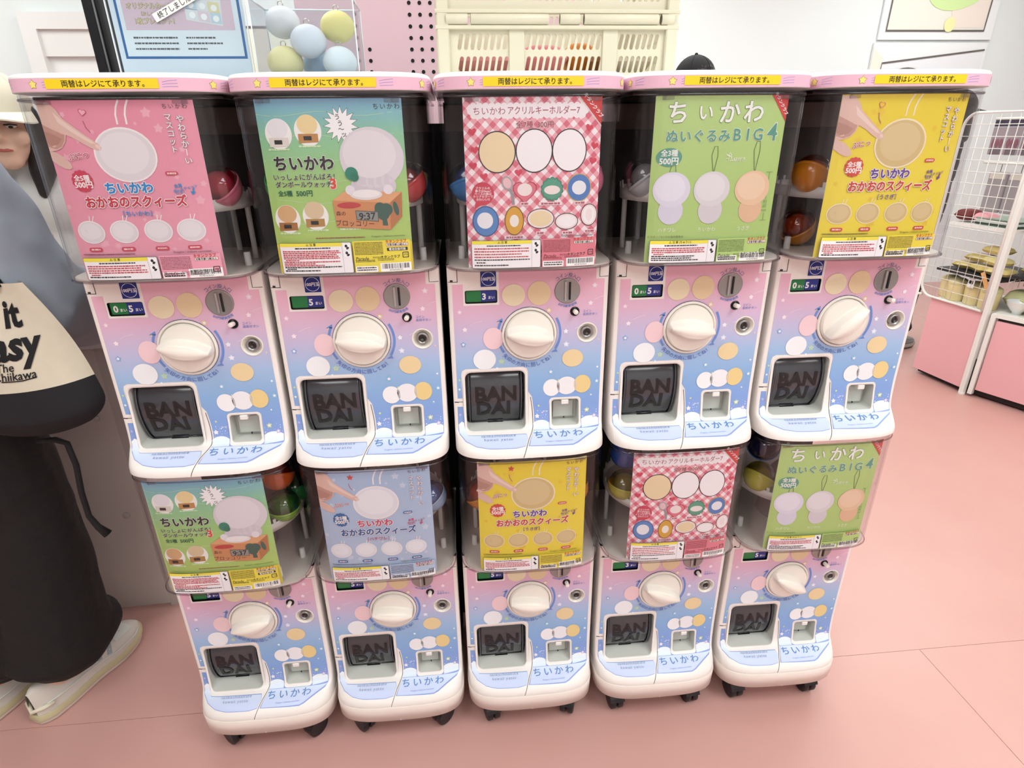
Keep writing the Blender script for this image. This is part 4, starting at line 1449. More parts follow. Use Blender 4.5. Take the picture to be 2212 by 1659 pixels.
for i, up, x, y, z, col, lb in (
        (0, 1, .094, .035, .486, 'pink', 'pink capsule beside the pink card in the upper left machine'),
        (1, 1, -.100, .035, .486, 'green', 'green capsule left of the upper watch card'),
        (1, 1, .098, .035, .486, 'red', 'red capsule right of the upper watch card'),
        (1, 1, .098, .105, .486, 'yellow', 'yellow capsule behind the red one in an upper machine'),
        (2, 1, -.099, .035, .486, 'blue', 'blue capsule left of the upper gingham card'),
        (2, 1, .100, .035, .486, 'pink', 'pink capsule at the right of the upper gingham card'),
        (3, 1, -.094, .035, .486, 'grey', 'clear capsule with a grey toy left of the upper green title card'),
        (4, 1, -.092, .035, .488, 'orange', 'orange capsule on the carousel left of the upper yellow card'),
        (4, 1, -.085, .065, .3915, 'orange', 'orange capsule low on the floor left of the upper yellow card'),
        (0, 0, .096, .035, .486, 'lime', 'lime green capsule right of the lower watch card'),
        (0, 0, .092, .045, .5555, 'rust', 'rust orange capsule above the lime green one'),
        (0, 0, .102, .102, .486, 'green', 'dark green capsule behind the lime green one'),
        (1, 0, .098, .035, .486, 'pale blue', 'pale blue capsule right of the lower blue card'),
        (1, 0, -.098, .035, .486, 'blue', 'blue capsule left of the lower blue card'),
        (2, 0, -.098, .035, .486, 'orange', 'orange capsule left of the lower yellow card'),
        (2, 0, .098, .035, .486, 'orange', 'orange capsule right of the lower yellow card'),
        (3, 0, -.092, .035, .486, 'yellow', 'yellow and clear capsule left of the lower gingham card'),
        (3, 0, -.088, .050, .5555, 'deep blue', 'deep blue capsule above the yellow one by the lower gingham card'),
        (4, 0, -.090, .035, .486, 'yellow', 'yellow and clear capsule left of the lower green title card'),
        (4, 0, -.085, .048, .5555, 'deep blue', 'deep blue capsule above the yellow one in the lower right machine')):
    rd = random.Random(int(1000 * (x + y + z)) + i)
    capsule(i, up, (x, y, z), col, CR, lb, (rd.uniform(-.9, .6), rd.uniform(-.6, .6), rd.uniform(0, 3)))

# ------------------------------------------------------------------ things on top of the machines
ZT = ZU + .6458
m_acr = clear('acrylic_clear', '#f4f8fa', .16)
m_acre = mat('acrylic_edge', '#e9eff2', .15, spec=.7)
# campaign sign in an acrylic stand
SX, SY = -.5435, .10
sg = thing('acrylic_sign', 'acrylic stand sign with blue border and slanted strip, on top of the left machines', 'sign', (SX, SY, ZT), 0.0)
SWD, SHT = .2, .28
MB().box((0, 0, SHT / 2 + .004), (SWD, .0015, SHT), mat('sign_paper', '#eef3fa', .45)).obj('paper', sg)
MB().box((0, -.003, SHT / 2 + .003), (SWD + .008, .002, SHT + .006), m_acr).obj('acrylic_sheet', sg)
MB().box((0, .03, .0015), (SWD + .008, .09, .003), m_acr).obj('acrylic_foot', sg)
for s in (-1, 1):
    MB().box((s * (SWD / 2 + .004), -.003, SHT / 2 + .003), (.0014, .0032, SHT + .006), m_acre).obj('acrylic_edge', sg)
pr = Print(lambda u, v, o: Vector((u, -.0008 - o, v)), .0002, .05)
x0, x1 = -SWD / 2 + .008, SWD / 2 - .004
pr.poly([(x0, .032), (x1, .032), (x1, .27), (x0, .27)], '#2f6fae', 1)
pr.poly([(x0 + .004, .0355), (x1 - .004, .0355), (x1 - .004, .266), (x0 + .004, .266)], '#f5f8fb', 2)
pr.poly([(x0 + .0105, .072), (x1 - .012, .072), (x1 - .012, .262), (x0 + .0105, .262)], '#eccdd8', 3)
cg = '#8a6f2e'
pr.text('オリジナルカード', -.040, .1045, .0088, '#efe0b2', bold=.02, out=(cg, .04), lay=4)
pr.text('（おしゃれ1種）', -.036, .094, .006, '#efe0b2', bold=.01, out=(cg, .035), lay=4)
pr.text('1枚プレゼント！', -.036, .084, .0088, '#efe0b2', bold=.02, out=(cg, .04), lay=4)
pr.text('お買い上げの方に', -.040, .118, .0088, '#efe0b2', bold=.02, out=(cg, .04), lay=4)
pr.poly([(.012, .086), (.066, .0775), (.070, .140), (.012, .140)], '#f4f1ee', 4)
for k, (a, b, c) in enumerate(((.014, .101, '#cfe0ea'), (.031, .099, '#f0eef0'), (.048, .0965, '#f2e5b4'), (.014, .084 + .003, '#f0eef0'), (.031, .0845, '#f2d9e0'), (.049, .082, '#cfe0ea'))):
    pr.poly([(a, b), (a + .0165, b - .002), (a + .0165, b + .0125), (a, b + .0145)], c, 5)
    pr.poly(ell(a + .0085, b + .0055, .0048, .0045, 18), '#fbfaf7', 6)
for r in range(3):
    pr.dashes(x0 + .018, x0 + .085, .0615 - r * .0078, .0026, '#55585e', 40 + r, 3)
    pr.dashes(x0 + .098, x0 + .098 + (.045, .055, .03)[r], .0615 - r * .0078, .0026, '#55585e', 50 + r, 3)
put('sign_print', pr.mesh('sign_print'), sg)
st = Print(lambda u, v, o: Vector((u, -.0046 - o, v)), .0002, .05)
ca, sa = math.cos(.44), math.sin(.44)
def rt(a, b):
    return (-.0005 + a * ca - b * sa, .1035 + a * sa + b * ca)
st.poly([rt(-.038, -.0062), rt(.042, -.0062), rt(.042, .0062), rt(-.038, .0062)], '#f6f4ef', 1)
x, y = rt(-.002, 0)
st.text('終了しました', x, y, .0098, '#343236', bold=.01, rot=.44, lay=2)
put('ended_strip', st.mesh('ended_strip'), sg, label='white strip saying it has ended')

# acrylic box of round mascots
BX, BY = -.348, .12
bxs = thing('acrylic_box', 'clear open acrylic box on top of the second machine', 'box', (BX, BY, ZT), 0.03)
bw, bd, bh = .157, .105, .112
for nm, c, d in (('front_pane', (0, -bd / 2, bh / 2), (bw, .002, bh)), ('back_pane', (0, bd / 2, bh / 2), (bw, .002, bh)),
                 ('side_pane', (-bw / 2, 0, bh / 2), (.002, bd, bh)), ('side_pane', (bw / 2, 0, bh / 2), (.002, bd, bh)), ('bottom_pane', (0, 0, .001), (bw, bd, .002))):
    MB().box(c, d, m_acr).obj(nm, bxs)
for sx in (-1, 1):
    for sy in (-1, 1):
        MB().tube([(sx * bw / 2, sy * bd / 2, 0), (sx * bw / 2, sy * bd / 2, bh)], .0012, m_acre, 6).obj('edge', bxs)
for sy in (-1, 1):
    MB().tube([(-bw / 2, sy * bd / 2, bh), (bw / 2, sy * bd / 2, bh)], .0013, m_acre, 6).obj('rim', bxs)
for sx in (-1, 1):
    MB().tube([(sx * bw / 2, -bd / 2, bh), (sx * bw / 2, bd / 2, bh)], .0013, m_acre, 6).obj('rim', bxs)
def mascot(loc, r, col, label, squash=.86):
    t = thing('squeeze_ball', label, 'toy', (BX + loc[0], BY + loc[1], ZT + .002 + loc[2] - r * squash), 0, 'round squeeze toys in the acrylic box')
    MB().ball((0, 0, r * squash), (r, r * .92, r * squash), mat('squeeze_' + col, col, .5), 28, 16).obj('ball', t)
    ring = [(.004 * math.cos(a), 0, r * squash * 1.96 + .004 + .004 * math.sin(a)) for a in [2 * math.pi * k / 12 for k in range(13)]]
    MB().tube(ring, .0009, mat('chain_metal', '#c9c4ba', .3, 1.0), 6, False).obj('chain_loop', t)
    return t
mascot((-.043, .006, .0845), .0275, '#dcd9dc', 'pale grey round squeeze toy at top left of the acrylic box')
mascot((.000, -.020, .0545), .0285, '#e2e2ea', 'lilac white round squeeze toy in the centre of the acrylic box')
mascot((.045, .002, .078), .0275, '#eedd8c', 'yellow round squeeze toy at top right of the acrylic box')
mascot((-.042, -.016, .0245), .0285, '#f0dfa0', 'cream yellow round squeeze toy at bottom left of the acrylic box')
mascot((.046, -.018, .0245), .0275, '#eef0f4', 'white round squeeze toy at bottom right of the acrylic box')
mascot((.002, .026, .0245), .0255, '#a9c6e2', 'light blue round squeeze toy at the back of the acrylic box')

# folding crate on the middle machines
m_cr = mat('crate_cream_plastic', '#dcd4bd', .42)
CX, CY = .064, .245
CWD, CDP = .405, .26
crate = thing('folding_crate', 'cream slotted folding crate with flip lid on top of the middle machines', 'crate', (CX, CY, ZT), 0.0)
def slot_panel(w, h, slots, th=.004):
    """panel in xz with slanted slots cut through"""
    outer = [(-w / 2, 0), (w / 2, 0), (w / 2, h), (-w / 2, h)]
    holes = []
    for (x, z, l, sl, wd) in slots:
        p = []
        dx, dz = sl * l, l
        k = math.hypot(dx, dz); ux, uz = dx / k, dz / k; nx, nz = -uz, ux
        ax, az, bx_, bz = x - dx / 2, z - dz / 2, x + dx / 2, z + dz / 2
        for i in range(5):
            a = math.pi * i / 4
            p.append((bx_ + wd * (-nx * math.cos(a) + ux * math.sin(a)), bz + wd * (-nz * math.cos(a) + uz * math.sin(a))))
        for i in range(5):
            a = math.pi * i / 4
            p.append((ax + wd * (nx * math.cos(a) - ux * math.sin(a)), az + wd * (nz * math.cos(a) - uz * math.sin(a))))
        holes.append(p)
    vs, fs = region(outer, holes)
    mb = MB()
    mb.add([(x, 0, z) for x, z in vs], [f for f in fs], m_cr)
    mb.add([(x, th, z) for x, z in vs], [f[::-1] for f in fs], m_cr)
    for h_ in holes + [outer]:
        n = len(h_)
        mb.add([(x, 0, z) for x, z in h_] + [(x, th, z) for x, z in h_], [(i, (i + 1) % n, n + (i + 1) % n, n + i) for i in range(n)], m_cr)
    return mb
def slots_for(x0, x1, n, z, l):
    return [(x0 + (x1 - x0) * (k + .5) / n, z, l, .20, .0034) for k in range(n)]
FR = []
for a, b, n in ((-.172, -.085, 8), (-.058, .075, 12), (.103, .175, 7)):
    FR += slots_for(a, b, n, .0235, .019) + slots_for(a, b, n, .0575, .017)
for x in (-.0715, .089):
    FR += [(x, .019, .005, 0, .004), (x, .062, .004, 0, .004)]
p = slot_panel(CWD, .080, FR).obj('front_lower_panel', crate, (0, -CDP / 2, 0))
FR2 = []
for a, b, n in ((-.172, -.085, 8), (-.058, .075, 12), (.103, .175, 7)):
    FR2 += slots_for(a, b, n, .0265, .014) + slots_for(a, b, n, .056, .014)
slot_panel(CWD, .080, FR2).obj('front_upper_panel', crate, (0, -CDP / 2, .1))
slot_panel(CWD, .18, FR + [(x, z + .098, l, s_, w_) for x, z, l, s_, w_ in FR]).obj('back_panel', crate, (0, CDP / 2 - .004, 0))
for s in (-1, 1):
    q = slot_panel(CDP, .18, [(a, b, l, s_, w_) for a, b, l, s_, w_ in FR + [(x, z + .098, l, s_, w_) for x, z, l, s_, w_ in FR] if abs(a) < .115]).obj('side_panel', crate, (s * CWD / 2, 0, 0))
    q.rotation_euler = (0, 0, math.radians(90))
MB().box((0, 0, .004), (CWD, CDP, .008), m_cr).obj('floor_panel', crate)
for x, w_ in ((-.171, .036), (-.083, .13), (.018, .034), (.106, .128), (.186, .022)):
    MB().lathe([(.0075, -w_ / 2), (.0085, -w_ / 2 + .001), (.0085, w_ / 2 - .001), (.0075, w_ / 2)], m_cr, 16, (x, -CDP / 2 - .004, .090), 'X').obj('hinge_roll', crate)
MB().box((0, -CDP / 2 - .003, .078), (CWD + .008, .012, .006), m_cr, None, .001).obj('hinge_rail', crate)
MB().box((0, -CDP / 2 - .003, .101), (CWD + .008, .012, .006), m_cr, None, .001).obj('hinge_rail', crate)
for s in (-1, 1):
    MB().box((s * (CWD / 2 - .008), -CDP / 2 - .003, .089), (.020, .010, .178), m_cr, None, .002).obj('corner_post', crate)
    MB().box((s * (CWD / 2 - .008), CDP / 2, .089), (.020, .010, .178), m_cr, None, .002).obj('corner_post', crate)
for x in (-.0715, .089):
    MB().box((x, -CDP / 2 - .002, .040), (.026, .004, .074), m_cr, None, .001).obj('front_rib', crate)
MB().box((0, -CDP / 2 - .003, .005), (CWD + .004, .010, .010), m_cr, None, .002).obj('bottom_rail', crate)
# soft goods inside the crate
def pillow(w, d, h, m, sub=10, puff=.8):
    mb = MB()
    for sg in (1, -1):
        vs = []; fs = []
        for j in range(sub + 1):
            for i in range(sub + 1):
                u, v = 2 * i / sub - 1, 2 * j / sub - 1
                k = (max(0, 1 - u ** 4) * max(0, 1 - v ** 4)) ** .5
                vs.append((u * w / 2, v * d / 2, h / 2 + sg * h / 2 * k * puff))
        for j in range(sub):
            for i in range(sub):
                q = (j * (sub + 1) + i, j * (sub + 1) + i + 1, (j + 1) * (sub + 1) + i + 1, (j + 1) * (sub + 1) + i)
                fs.append(q if sg > 0 else q[::-1])
        mb.add(vs, fs, m, True)
    return mb
for x, y, w_, h_, col, lb in ((-.125, -.06, .10, .036, '#e79aa2', 'pink soft pouch seen through the left slots of the crate'),
                              (-.02, -.07, .085, .040, '#e88f9c', 'rose pink soft pouch in the middle of the crate'),
                              (.052, -.045, .055, .045, '#d9862e', 'orange soft pouch seen through the middle slots of the crate'),
                              (.082, -.085, .045, .030, '#8a5526', 'brown soft pouch by the right rib of the crate'),
                              (.140, -.06, .075, .034, '#e8dccb', 'cream soft pouch at the right end of the crate')):
    o = pillow(w_, .07, h_ * 1.4, mat('pouch_' + col, col, .6)).obj('soft_pouch', None, (CX + x, CY + y, ZT + .008))
    tag(o, lb, 'pouch', 'soft goods in the crate')

# ------------------------------------------------------------------ behind the machines
m_pink = mat('pink_board', '#eec9d2', .5)
pb = thing('peg_board', 'pink peg board partition with black holes behind the machines', 'partition', (-.135, .78, 0), 0.0)
MB().box((0, 0, 1.0), (.74, .03, 2.0), m_pink).obj('board', pb)
me_h = MB().lathe([(0, .0), (.0042, .0), (.0048, .0004), (.0048, -.002)], mat('hole_black', '#151215', .8), 14, (0, 0, 0), 'Y').mesh('peg_hole')
for r in range(9):
    for c in range(3 if r > 2 else 3):
        put('peg_hole', me_h, pb, (-.083 + .0268 * c, -.0155, 1.40 + .0262 * r))
        put('peg_hole', me_h, pb, (-.192 + .0268 * c, -.0155, 1.40 + .0262 * r)) if c == 0 and r < 5 else None
MB().box((0, -.004, 1.66), (.74, .03, .03), mat('pink_board_trim', '#e3b4c2', .5)).obj('top_band', pb)
for s in (-1, 1):
    MB().box((s * .33, 0, .012), (.06, .3, .024), m_pink).obj('foot', pb)
# black board added behind the row to darken the gaps between machines
dk = thing('gap_darkening_board', 'added black board that darkens the gaps between the toy machines', 'partition', (-.02, .33, 0), 0.0)
MB().box((0, 0, .66), (1.36, .012, 1.32), mat('gap_darkening_black', '#151314', .7)).obj('board', dk)
for s in (-1, 1):
    MB().box((s * .6, .05, .01), (.04, .12, .02), m_blackp).obj('foot', dk)

# service counter at the left
m_cnt = mat('counter_grey_laminate', '#ddd2cc', .5, noise=(3.0, '#d6cac4'))
ct = thing('service_counter', 'grey service counter with round bolt caps behind the left machine', 'counter', (-1.0, .46, 0), 0.05)
MB().box((-.88, .16, .411), (1.76, .32, .822), m_cnt).obj('body', ct)
MB().box((-.017, -.006, .411), (.034, .014, .822), mat('counter_corner', '#c9beb8', .45)).obj('corner_strip', ct)
MB().box((-.88, .16, .8335), (1.80, .36, .023), mat('counter_top', '#d9d2cb', .35)).obj('counter_top', ct)
me_b = MB().lathe([(.010, 0), (.010, .003), (.008, .0055), (0, .006)], mat('bolt_cap', '#c8beb9', .35), 20, (0, 0, 0), 'Y').mesh('bolt_cap')
for x, z in ((-.085, .627), (-.085, .323), (-.62, .627), (-.62, .323), (-1.2, .627), (-1.2, .323)):
    put('bolt_cap', me_b, ct, (x, -.0002, z))
# black cloth hanging by the sign
bc = thing('black_cloth', 'black cloth hanging behind the blue bordered sign', 'cloth', (-1.13, 1.16, 0), 0.0)
mb = MB()
N = 40
rows = []
for j in range(9):
    z = .9 + 1.05 * j / 8
    rows.append([(-.085 + .44 * i / N, .02 * math.sin(i * .55) + .012 * math.sin(i * .21 + j * .3), z) for i in range(N + 1)])
for dy, inv in ((0, 0), (.006, 1)):
    vs = [(a, b + dy, c) for r in rows for a, b, c in r]
    fs = [(j * (N + 1) + i, j * (N + 1) + i + 1, (j + 1) * (N + 1) + i + 1, (j + 1) * (N + 1) + i) for j in range(8) for i in range(N)]
    mb.add(vs, [f[::-1] if inv else f for f in fs], mat('black_cloth', '#17171b', .85, sheen=.1), True)
mb.obj('cloth', bc)
MB().tube([(-.1, .03, 1.95), (.36, .03, 1.95)], .008, m_blackp, 8).obj('rail', bc)
for x in (-.06, .33):
    MB().tube([(x, .03, 0), (x, .03, 1.95)], .008, m_blackp, 8).obj('rail_post', bc)
MB().box((.045, -.035, 1.66), (.03, .004, .05), mat('lime_tag', '#b9d552', .5)).obj('lime_tag', bc)

# printed wall panels (plain stand-ins for the drawings)
def wall_panel(x0, x1, z0, z1, label, shapes):
    t = thing('wall_panel', label, 'wall art', ((x0 + x1) / 2, 3.925, z0), 0)
    w_, h_ = x1 - x0, z1 - z0
    MB().box((0, -.008, h_ / 2), (w_, .016, h_), mat('panel_white', '#f6f7f8', .5)).obj('board', t)
    pr = Print(lambda u, v, o: Vector((u, -.0165 - o, v)), .0015, .5)
    shapes(pr, w_, h_)
    put('panel_print', pr.mesh('panel_print'), t)
    return t
def fr_line(pr, pts, w=.012):
    pr.line(pts, w, '#6b6560', 4)
def panelA(pr, w, h):
    pr.poly([(-w / 2 + .05, .06), (w / 2 - .08, .06), (w / 2 - .06, h - .04), (-w / 2 + .06, h - .04)], '#f2efe4', 1)
    pr.poly([(.12, .08), (w / 2 - .09, .08), (w / 2 - .07, h - .3), (.02, h - .3)], '#f6e8dc', 2)
    fr_line(pr, [(-w / 2 + .06, h - .04), (-w / 2 + .05, .06), (w / 2 - .08, .06), (w / 2 - .06, h - .04)], .014)
    pr.poly(ell(.12, .36, .26, .16, 40, .25), '#d9f2ac', 3)
    pr.poly(ell(.09, .10, .045, .05, 24), '#f6f2b4', 5)
def panelB(pr, w, h):
    pr.poly([(-w / 2 + .06, .05), (w / 2 - .02, .05), (w / 2 - .02, h - .05), (-w / 2 + .09, h - .14)], '#f1f2f6', 1)
    pr.poly([(-w / 2, .02), (-w / 2 + .09, .02), (-w / 2 + .09, h - .1), (-w / 2, h - .03)], '#f3f0e2', 1)
    fr_line(pr, [(-w / 2 + .08, h * .55), (-w / 2 + .09, h - .14), (w / 2 - .02, h - .05)], .012)
    pr.poly(ell(-.16, h - .50, .29, .33, 44), '#6b6560', 5)
    pr.poly(ell(-.16, h - .50, .278, .318, 44), '#f7efb4', 6)
wall_panel(3.17, 4.10, 1.925, 2.62, 'white wall panel with thin drawn frame and pale green round, above the right machine', panelA)
wall_panel(3.15, 4.09, 1.20, 1.905, 'white wall panel with a pale yellow round, right behind the right machine', panelB)
def panelC(pr, w, h):
    pr.poly([(-w / 2 + .02, .02), (w / 2 - .02, .02), (w / 2 - .02, h - .02), (-w / 2 + .02, h - .02)], '#f6efdc', 1)
    fr_line(pr, [(-w / 2 + .02, h - .02), (w / 2 - .02, h - .02)], .014)
wall_panel(-1.75, -.9, 1.15, 2.02, 'cream wall panel seen between the sign and the acrylic box', panelC)

# ------------------------------------------------------------------ display shelf at the right
m_shw = mat('shelf_white_steel', '#efece6', .4)
m_shp = mat('shelf_pink_board', '#eeb2b6', .5)
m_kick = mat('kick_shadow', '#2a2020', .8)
def wire(L, r=.0016):
    return MB().tube([(0, 0, 0), (0, 0, L)], r, m_shw, 6).mesh('wire')
u1 = thing('display_shelf', 'white shelf unit with wire grid end over a pink base panel, at the right', 'shelf', (2.50, 1.62, 0), 0.108)
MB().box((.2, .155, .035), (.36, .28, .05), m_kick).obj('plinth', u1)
MB().box((.005, .155, .235), (.018, .31, .41), m_shp).obj('pink_panel', u1)
MB().box((.21, .155, .427), (.40, .31, .024), m_shw).obj('base_top', u1)
MB().box((.4, .155, .235), (.018, .31, .39), m_shw).obj('rear_panel', u1)
for x in (0.0, .40):
    MB().box((x, -.012, .70), (.026, .024, 1.40), m_shw, None, .003).obj('post', u1)
MB().lathe([(.016, 0), (.016, .012), (.008, .02)], m_shw, 14, (0, -.012, 0)).obj('foot', u1)
MB().box((.21, .17, .595), (.40, .34, .014), mat('dark_shelf_board', '#2b2a2e', .5)).obj('shelf_board', u1)
MB().box((.21, .17, .835), (.40, .34, .014), m_shw).obj('shelf_board', u1)
fr = [(0, .0, .45)]
g = []
GW0, GW1, GZ0, GZ1, R_ = .005, .385, .445, 1.365, .07
for (cy_, cz_, a0) in ((GW1 - R_, GZ1 - R_, 0), ):
    pass
path = [(0, GW0, GZ0), (0, GW0, GZ1)]
path += [(0, GW1 - R_ + R_ * math.sin(a), GZ1 - R_ + R_ * math.cos(a)) for a in [math.pi / 2 * k / 6 for k in range(7)]]
path += [(0, GW1 - R_ + R_ * math.cos(a), GZ0 + R_ - R_ * math.sin(a)) for a in [math.pi / 2 * k / 6 for k in range(7)]]
path.append((0, GW0, GZ0))
MB().tube(path, .0068, m_shw, 8).obj('grid_frame', u1, (-.012, 0, 0))
mv = wire(GZ1 - GZ0 - .012)
mh = MB().tube([(0, 0, 0), (0, GW1 - GW0 - .012, 0)], .0016, m_shw, 6).mesh('wire')
for k in range(1, 8):
    put('grid_wire', mv, u1, (-.012, GW0 + (GW1 - GW0) * k / 8, GZ0 + .006))
for k in range(1, 17):
    put('grid_wire', mh, u1, (-.014, GW0 + .006, GZ0 + (GZ1 - GZ0) * k / 17))
MB().tube([(-.012, .37, .445), (-.012, .43, .44)], .007, m_shw, 8).obj('grid_bracket', u1)
MB().tube([(.08, .0, 1.335), (.08, .30, 1.335)], .006, m_shw, 8).obj('hanging_rail', u1)
MB().tube([(.08, .0, 1.135), (.08, .30, 1.135)], .006, m_shw, 8).obj('hanging_rail', u1)
u2 = thing('display_shelf', 'white shelf unit with pink front panel at the right edge, bowl and boxes on it', 'shelf', (2.506, 1.60, 0), 0.40)
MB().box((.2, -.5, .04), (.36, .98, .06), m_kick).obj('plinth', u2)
MB().box((.005, -.515, .228), (.018, .94, .370), m_shp).obj('pink_panel', u2)
MB().box((-.0, -.028, .23), (.024, .02, .43), m_shw).obj('side_trim', u2)
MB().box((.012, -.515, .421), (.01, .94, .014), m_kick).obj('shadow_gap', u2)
MB().box((.2, -.51, .4385), (.41, .98, .021), m_shw).obj('base_top', u2)
MB().box((.39, -.51, .70), (.012, .98, .52), m_shw).obj('back_panel', u2)
MB().box((.22, -.51, .625), (.34, .98, .014), mat('dark_shelf_board', '#2b2a2e', .5)).obj('shelf_board', u2)
MB().box((.22, -.51, .845), (.34, .98, .014), mat('dark_shelf_board', '#2b2a2e', .5)).obj('shelf_board', u2)
for k in range(5):
    put('grid_wire', wire(.62), u2, (.03 + .055 * k, -.03, .56))
for k in range(7):
    MB().tube([(.03, -.03, .60 + .085 * k), (.27, -.03, .60 + .085 * k)], .0016, m_shw, 6).obj('grid_wire', u2)

def on(u, x, y, z):
    c, s_ = math.cos(u.rotation_euler.z), math.sin(u.rotation_euler.z)
    return (u.location.x + c * x - s_ * y, u.location.y + s_ * x + c * y, z)
m_yc = mat('mug_yellow', '#f8ebb8', .4, noise=(14.0, '#f2dc98'))
for k, (x, y) in enumerate(((.075, .055), (.085, .150), (.075, .245), (.10, .315))):
    t = thing('yellow_tumbler', ['first', 'second', 'third', 'fourth'][k] + ' yellow tumbler from the post, on the base behind the wire grid', 'cup', on(u1, x, y, .439), 0, 'yellow tumblers behind the grid')
    MB().lathe([(0, 0), (.040, 0), (.043, .006), (.046, .085), (.047, .092), (.044, .094), (.042, .088), (0, .082)], m_yc, 28).obj('cup', t)
    MB().lathe([(.0475, .088), (.0485, .094), (.044, .108), (.026, .118), (0, .12)], mat('tumbler_lid', '#e2d6a0', .5), 24).obj('lid', t)
yel = ['#ead58a', '#e2c97c', '#cdb468', '#f0e09c', '#c2ae66', '#e6d28c']
n = 0
for x, y, z, w_, rz in ((.10, .06, .602, .10, .2), (.10, .155, .602, .10, -.3), (.11, .25, .602, .10, .4), (.10, .09, .650, .10, -.2), (.11, .19, .650, .10, .3), (.12, .12, .698, .09, .1)):
    o = pillow(w_, .12, .05, mat('pouch_y%d' % n, yel[n], .35, coat=.4), 10).obj('wrapped_pouch', None, on(u1, x, y, z))
    o.rotation_euler = (0, 0, rz)
    tag(o, ('yellow', 'mustard', 'olive', 'pale yellow', 'dark olive', 'straw yellow')[n] + ' wrapped pouch piled on the dark shelf behind the grid', 'pouch', 'wrapped pouches on the dark shelf')
    n += 1
t = thing('price_card', 'white price card with black marks clipped under the dark shelf', 'card', on(u1, .02, .13, .54), 0.108)
MB().box((0, 0, .02), (.002, .035, .05), mat('card_white', '#f3f2f2', .5)).obj('card', t)
MB().box((-.002, 0, .024), (.001, .022, .016), m_blackp).obj('card_mark', t)
t = thing('price_card', 'orange slanted strip card in front of the dark shelf', 'card', on(u1, .0, .045, .545), 0.108)
MB().box((0, 0, .045), (.002, .022, .09), mat('card_orange', '#eeb06c', .5), Euler((-.55, 0, 0))).obj('card', t)
for k in range(3):
    t = thing('toy_pack', ['nearest', 'middle', 'farthest'][k] + ' of the clear pink and purple packs hanging at the top of the grid', 'pack', on(u1, .08, .105 + .078 * k, 1.165), 0.108, 'packs hanging at the top of the grid')
    MB().box((0, 0, .070), (.012, .070, .125), clear('pack_film', '#d8ccd2', .3), None, .003).obj('film', t)
    MB().box((0, 0, .150), (.004, .072, .030), mat('pack_header', '#3a2f44', .5)).obj('header_card', t)
    for j in range(3):
        MB().ball((0, -.02 + .02 * j, .06), (.006, .009, .022), mat('pack_pink', '#c06a80', .5), 12, 8).obj('toy', t)
    MB().box((0, 0, .022), (.006, .052, .03), mat('pack_grey', '#8d7f88', .5), None, .002).obj('tray', t)
for k in range(2):
    t = thing('grey_case', ['nearer', 'farther'][k] + ' grey flat case hanging in the middle of the grid', 'case', on(u1, .08, .095 + .105 * k, .905), 0.108, 'grey cases behind the grid')
    MB().box((0, 0, .095), (.016, .098, .19), mat('case_grey', '#9c9597', .7), None, .004).obj('case', t)
    MB().box((-.0085, 0, .172), (.002, .08, .03), mat('case_tag', '#cfc8bd', .6)).obj('tag', t)
    MB().tube([(0, 0, .19), (0, 0, .23)], .0015, m_blackp, 6).obj('hook', t)
t = tag(pillow(.08, .09, .06, mat('plush_pink', '#eeaab2', .8), 10).obj('pink_pouch', None, on(u1, .10, .22, .843)), 'pink pouch on the white shelf behind the grid', 'pouch')
t = tag(pillow(.10, .09, .07, mat('plush_maroon', '#6f2e2c', .8), 10).obj('maroon_pouch', None, on(u1, .09, .31, .843)), 'maroon pouch at the far end of the white shelf', 'pouch')
for k in range(6):
    o = MB().box((0, 0, .003), (.16, .22, .005), mat('folder_%d' % k, ('#4a5a4a', '#2c3a34', '#c9cfc6', '#e8e6e0', '#3a4654', '#8fa08c')[k], .4)).obj('clear_folder', None, on(u1, .10, .12, .603 + .0 + .195 + .006 * k) if False else on(u1, .14, .13, .8425 + .0058 * k))
    o.rotation_euler = (0, 0, .108 + .03 * (k % 3))
    tag(o, ('dark green', 'near black', 'pale grey', 'white', 'slate blue', 'sage')[k] + ' folder in the flat stack on the white shelf', 'folder', 'folders in the flat stack')
# on the right unit
t = thing('rice_bowl', 'white footed rice bowl on the shelf base beside the yellow box', 'bowl', on(u2, .07, -.085, .449), 0)
MB().lathe([(0, 0), (.021, 0), (.020, .010), (.030, .018), (.048, .042), (.054, .062), (.0555, .064), (.052, .062), (.046, .043), (.028, .02), (0, .016)], mat('porcelain', '#eef0ee', .2, coat=.5), 32).obj('bowl', t)
t = thing('gift_box', 'yellow card box at the right edge beside the bowl', 'box', on(u2, .07, -.205, .449), 0.40)
MB().box((0, 0, .05), (.10, .12, .10), mat('box_yellow', '#e4cd82', .5), None, .002).obj('carton', t)
MB().box((-.0508, -.02, .06), (.001, .03, .03), mat('box_label', '#f2eee4', .5)).obj('label', t)
t = thing('gift_box', 'tall yellow card box behind the bowl', 'box', on(u2, .21, -.215, .449), 0.40)
MB().box((0, 0, .07), (.08, .11, .14), mat('box_yellow', '#e4cd82', .5), None, .002).obj('carton', t)
MB().box((-.0408, 0, .10), (.001, .05, .02), mat('box_label', '#f2eee4', .5)).obj('label', t)
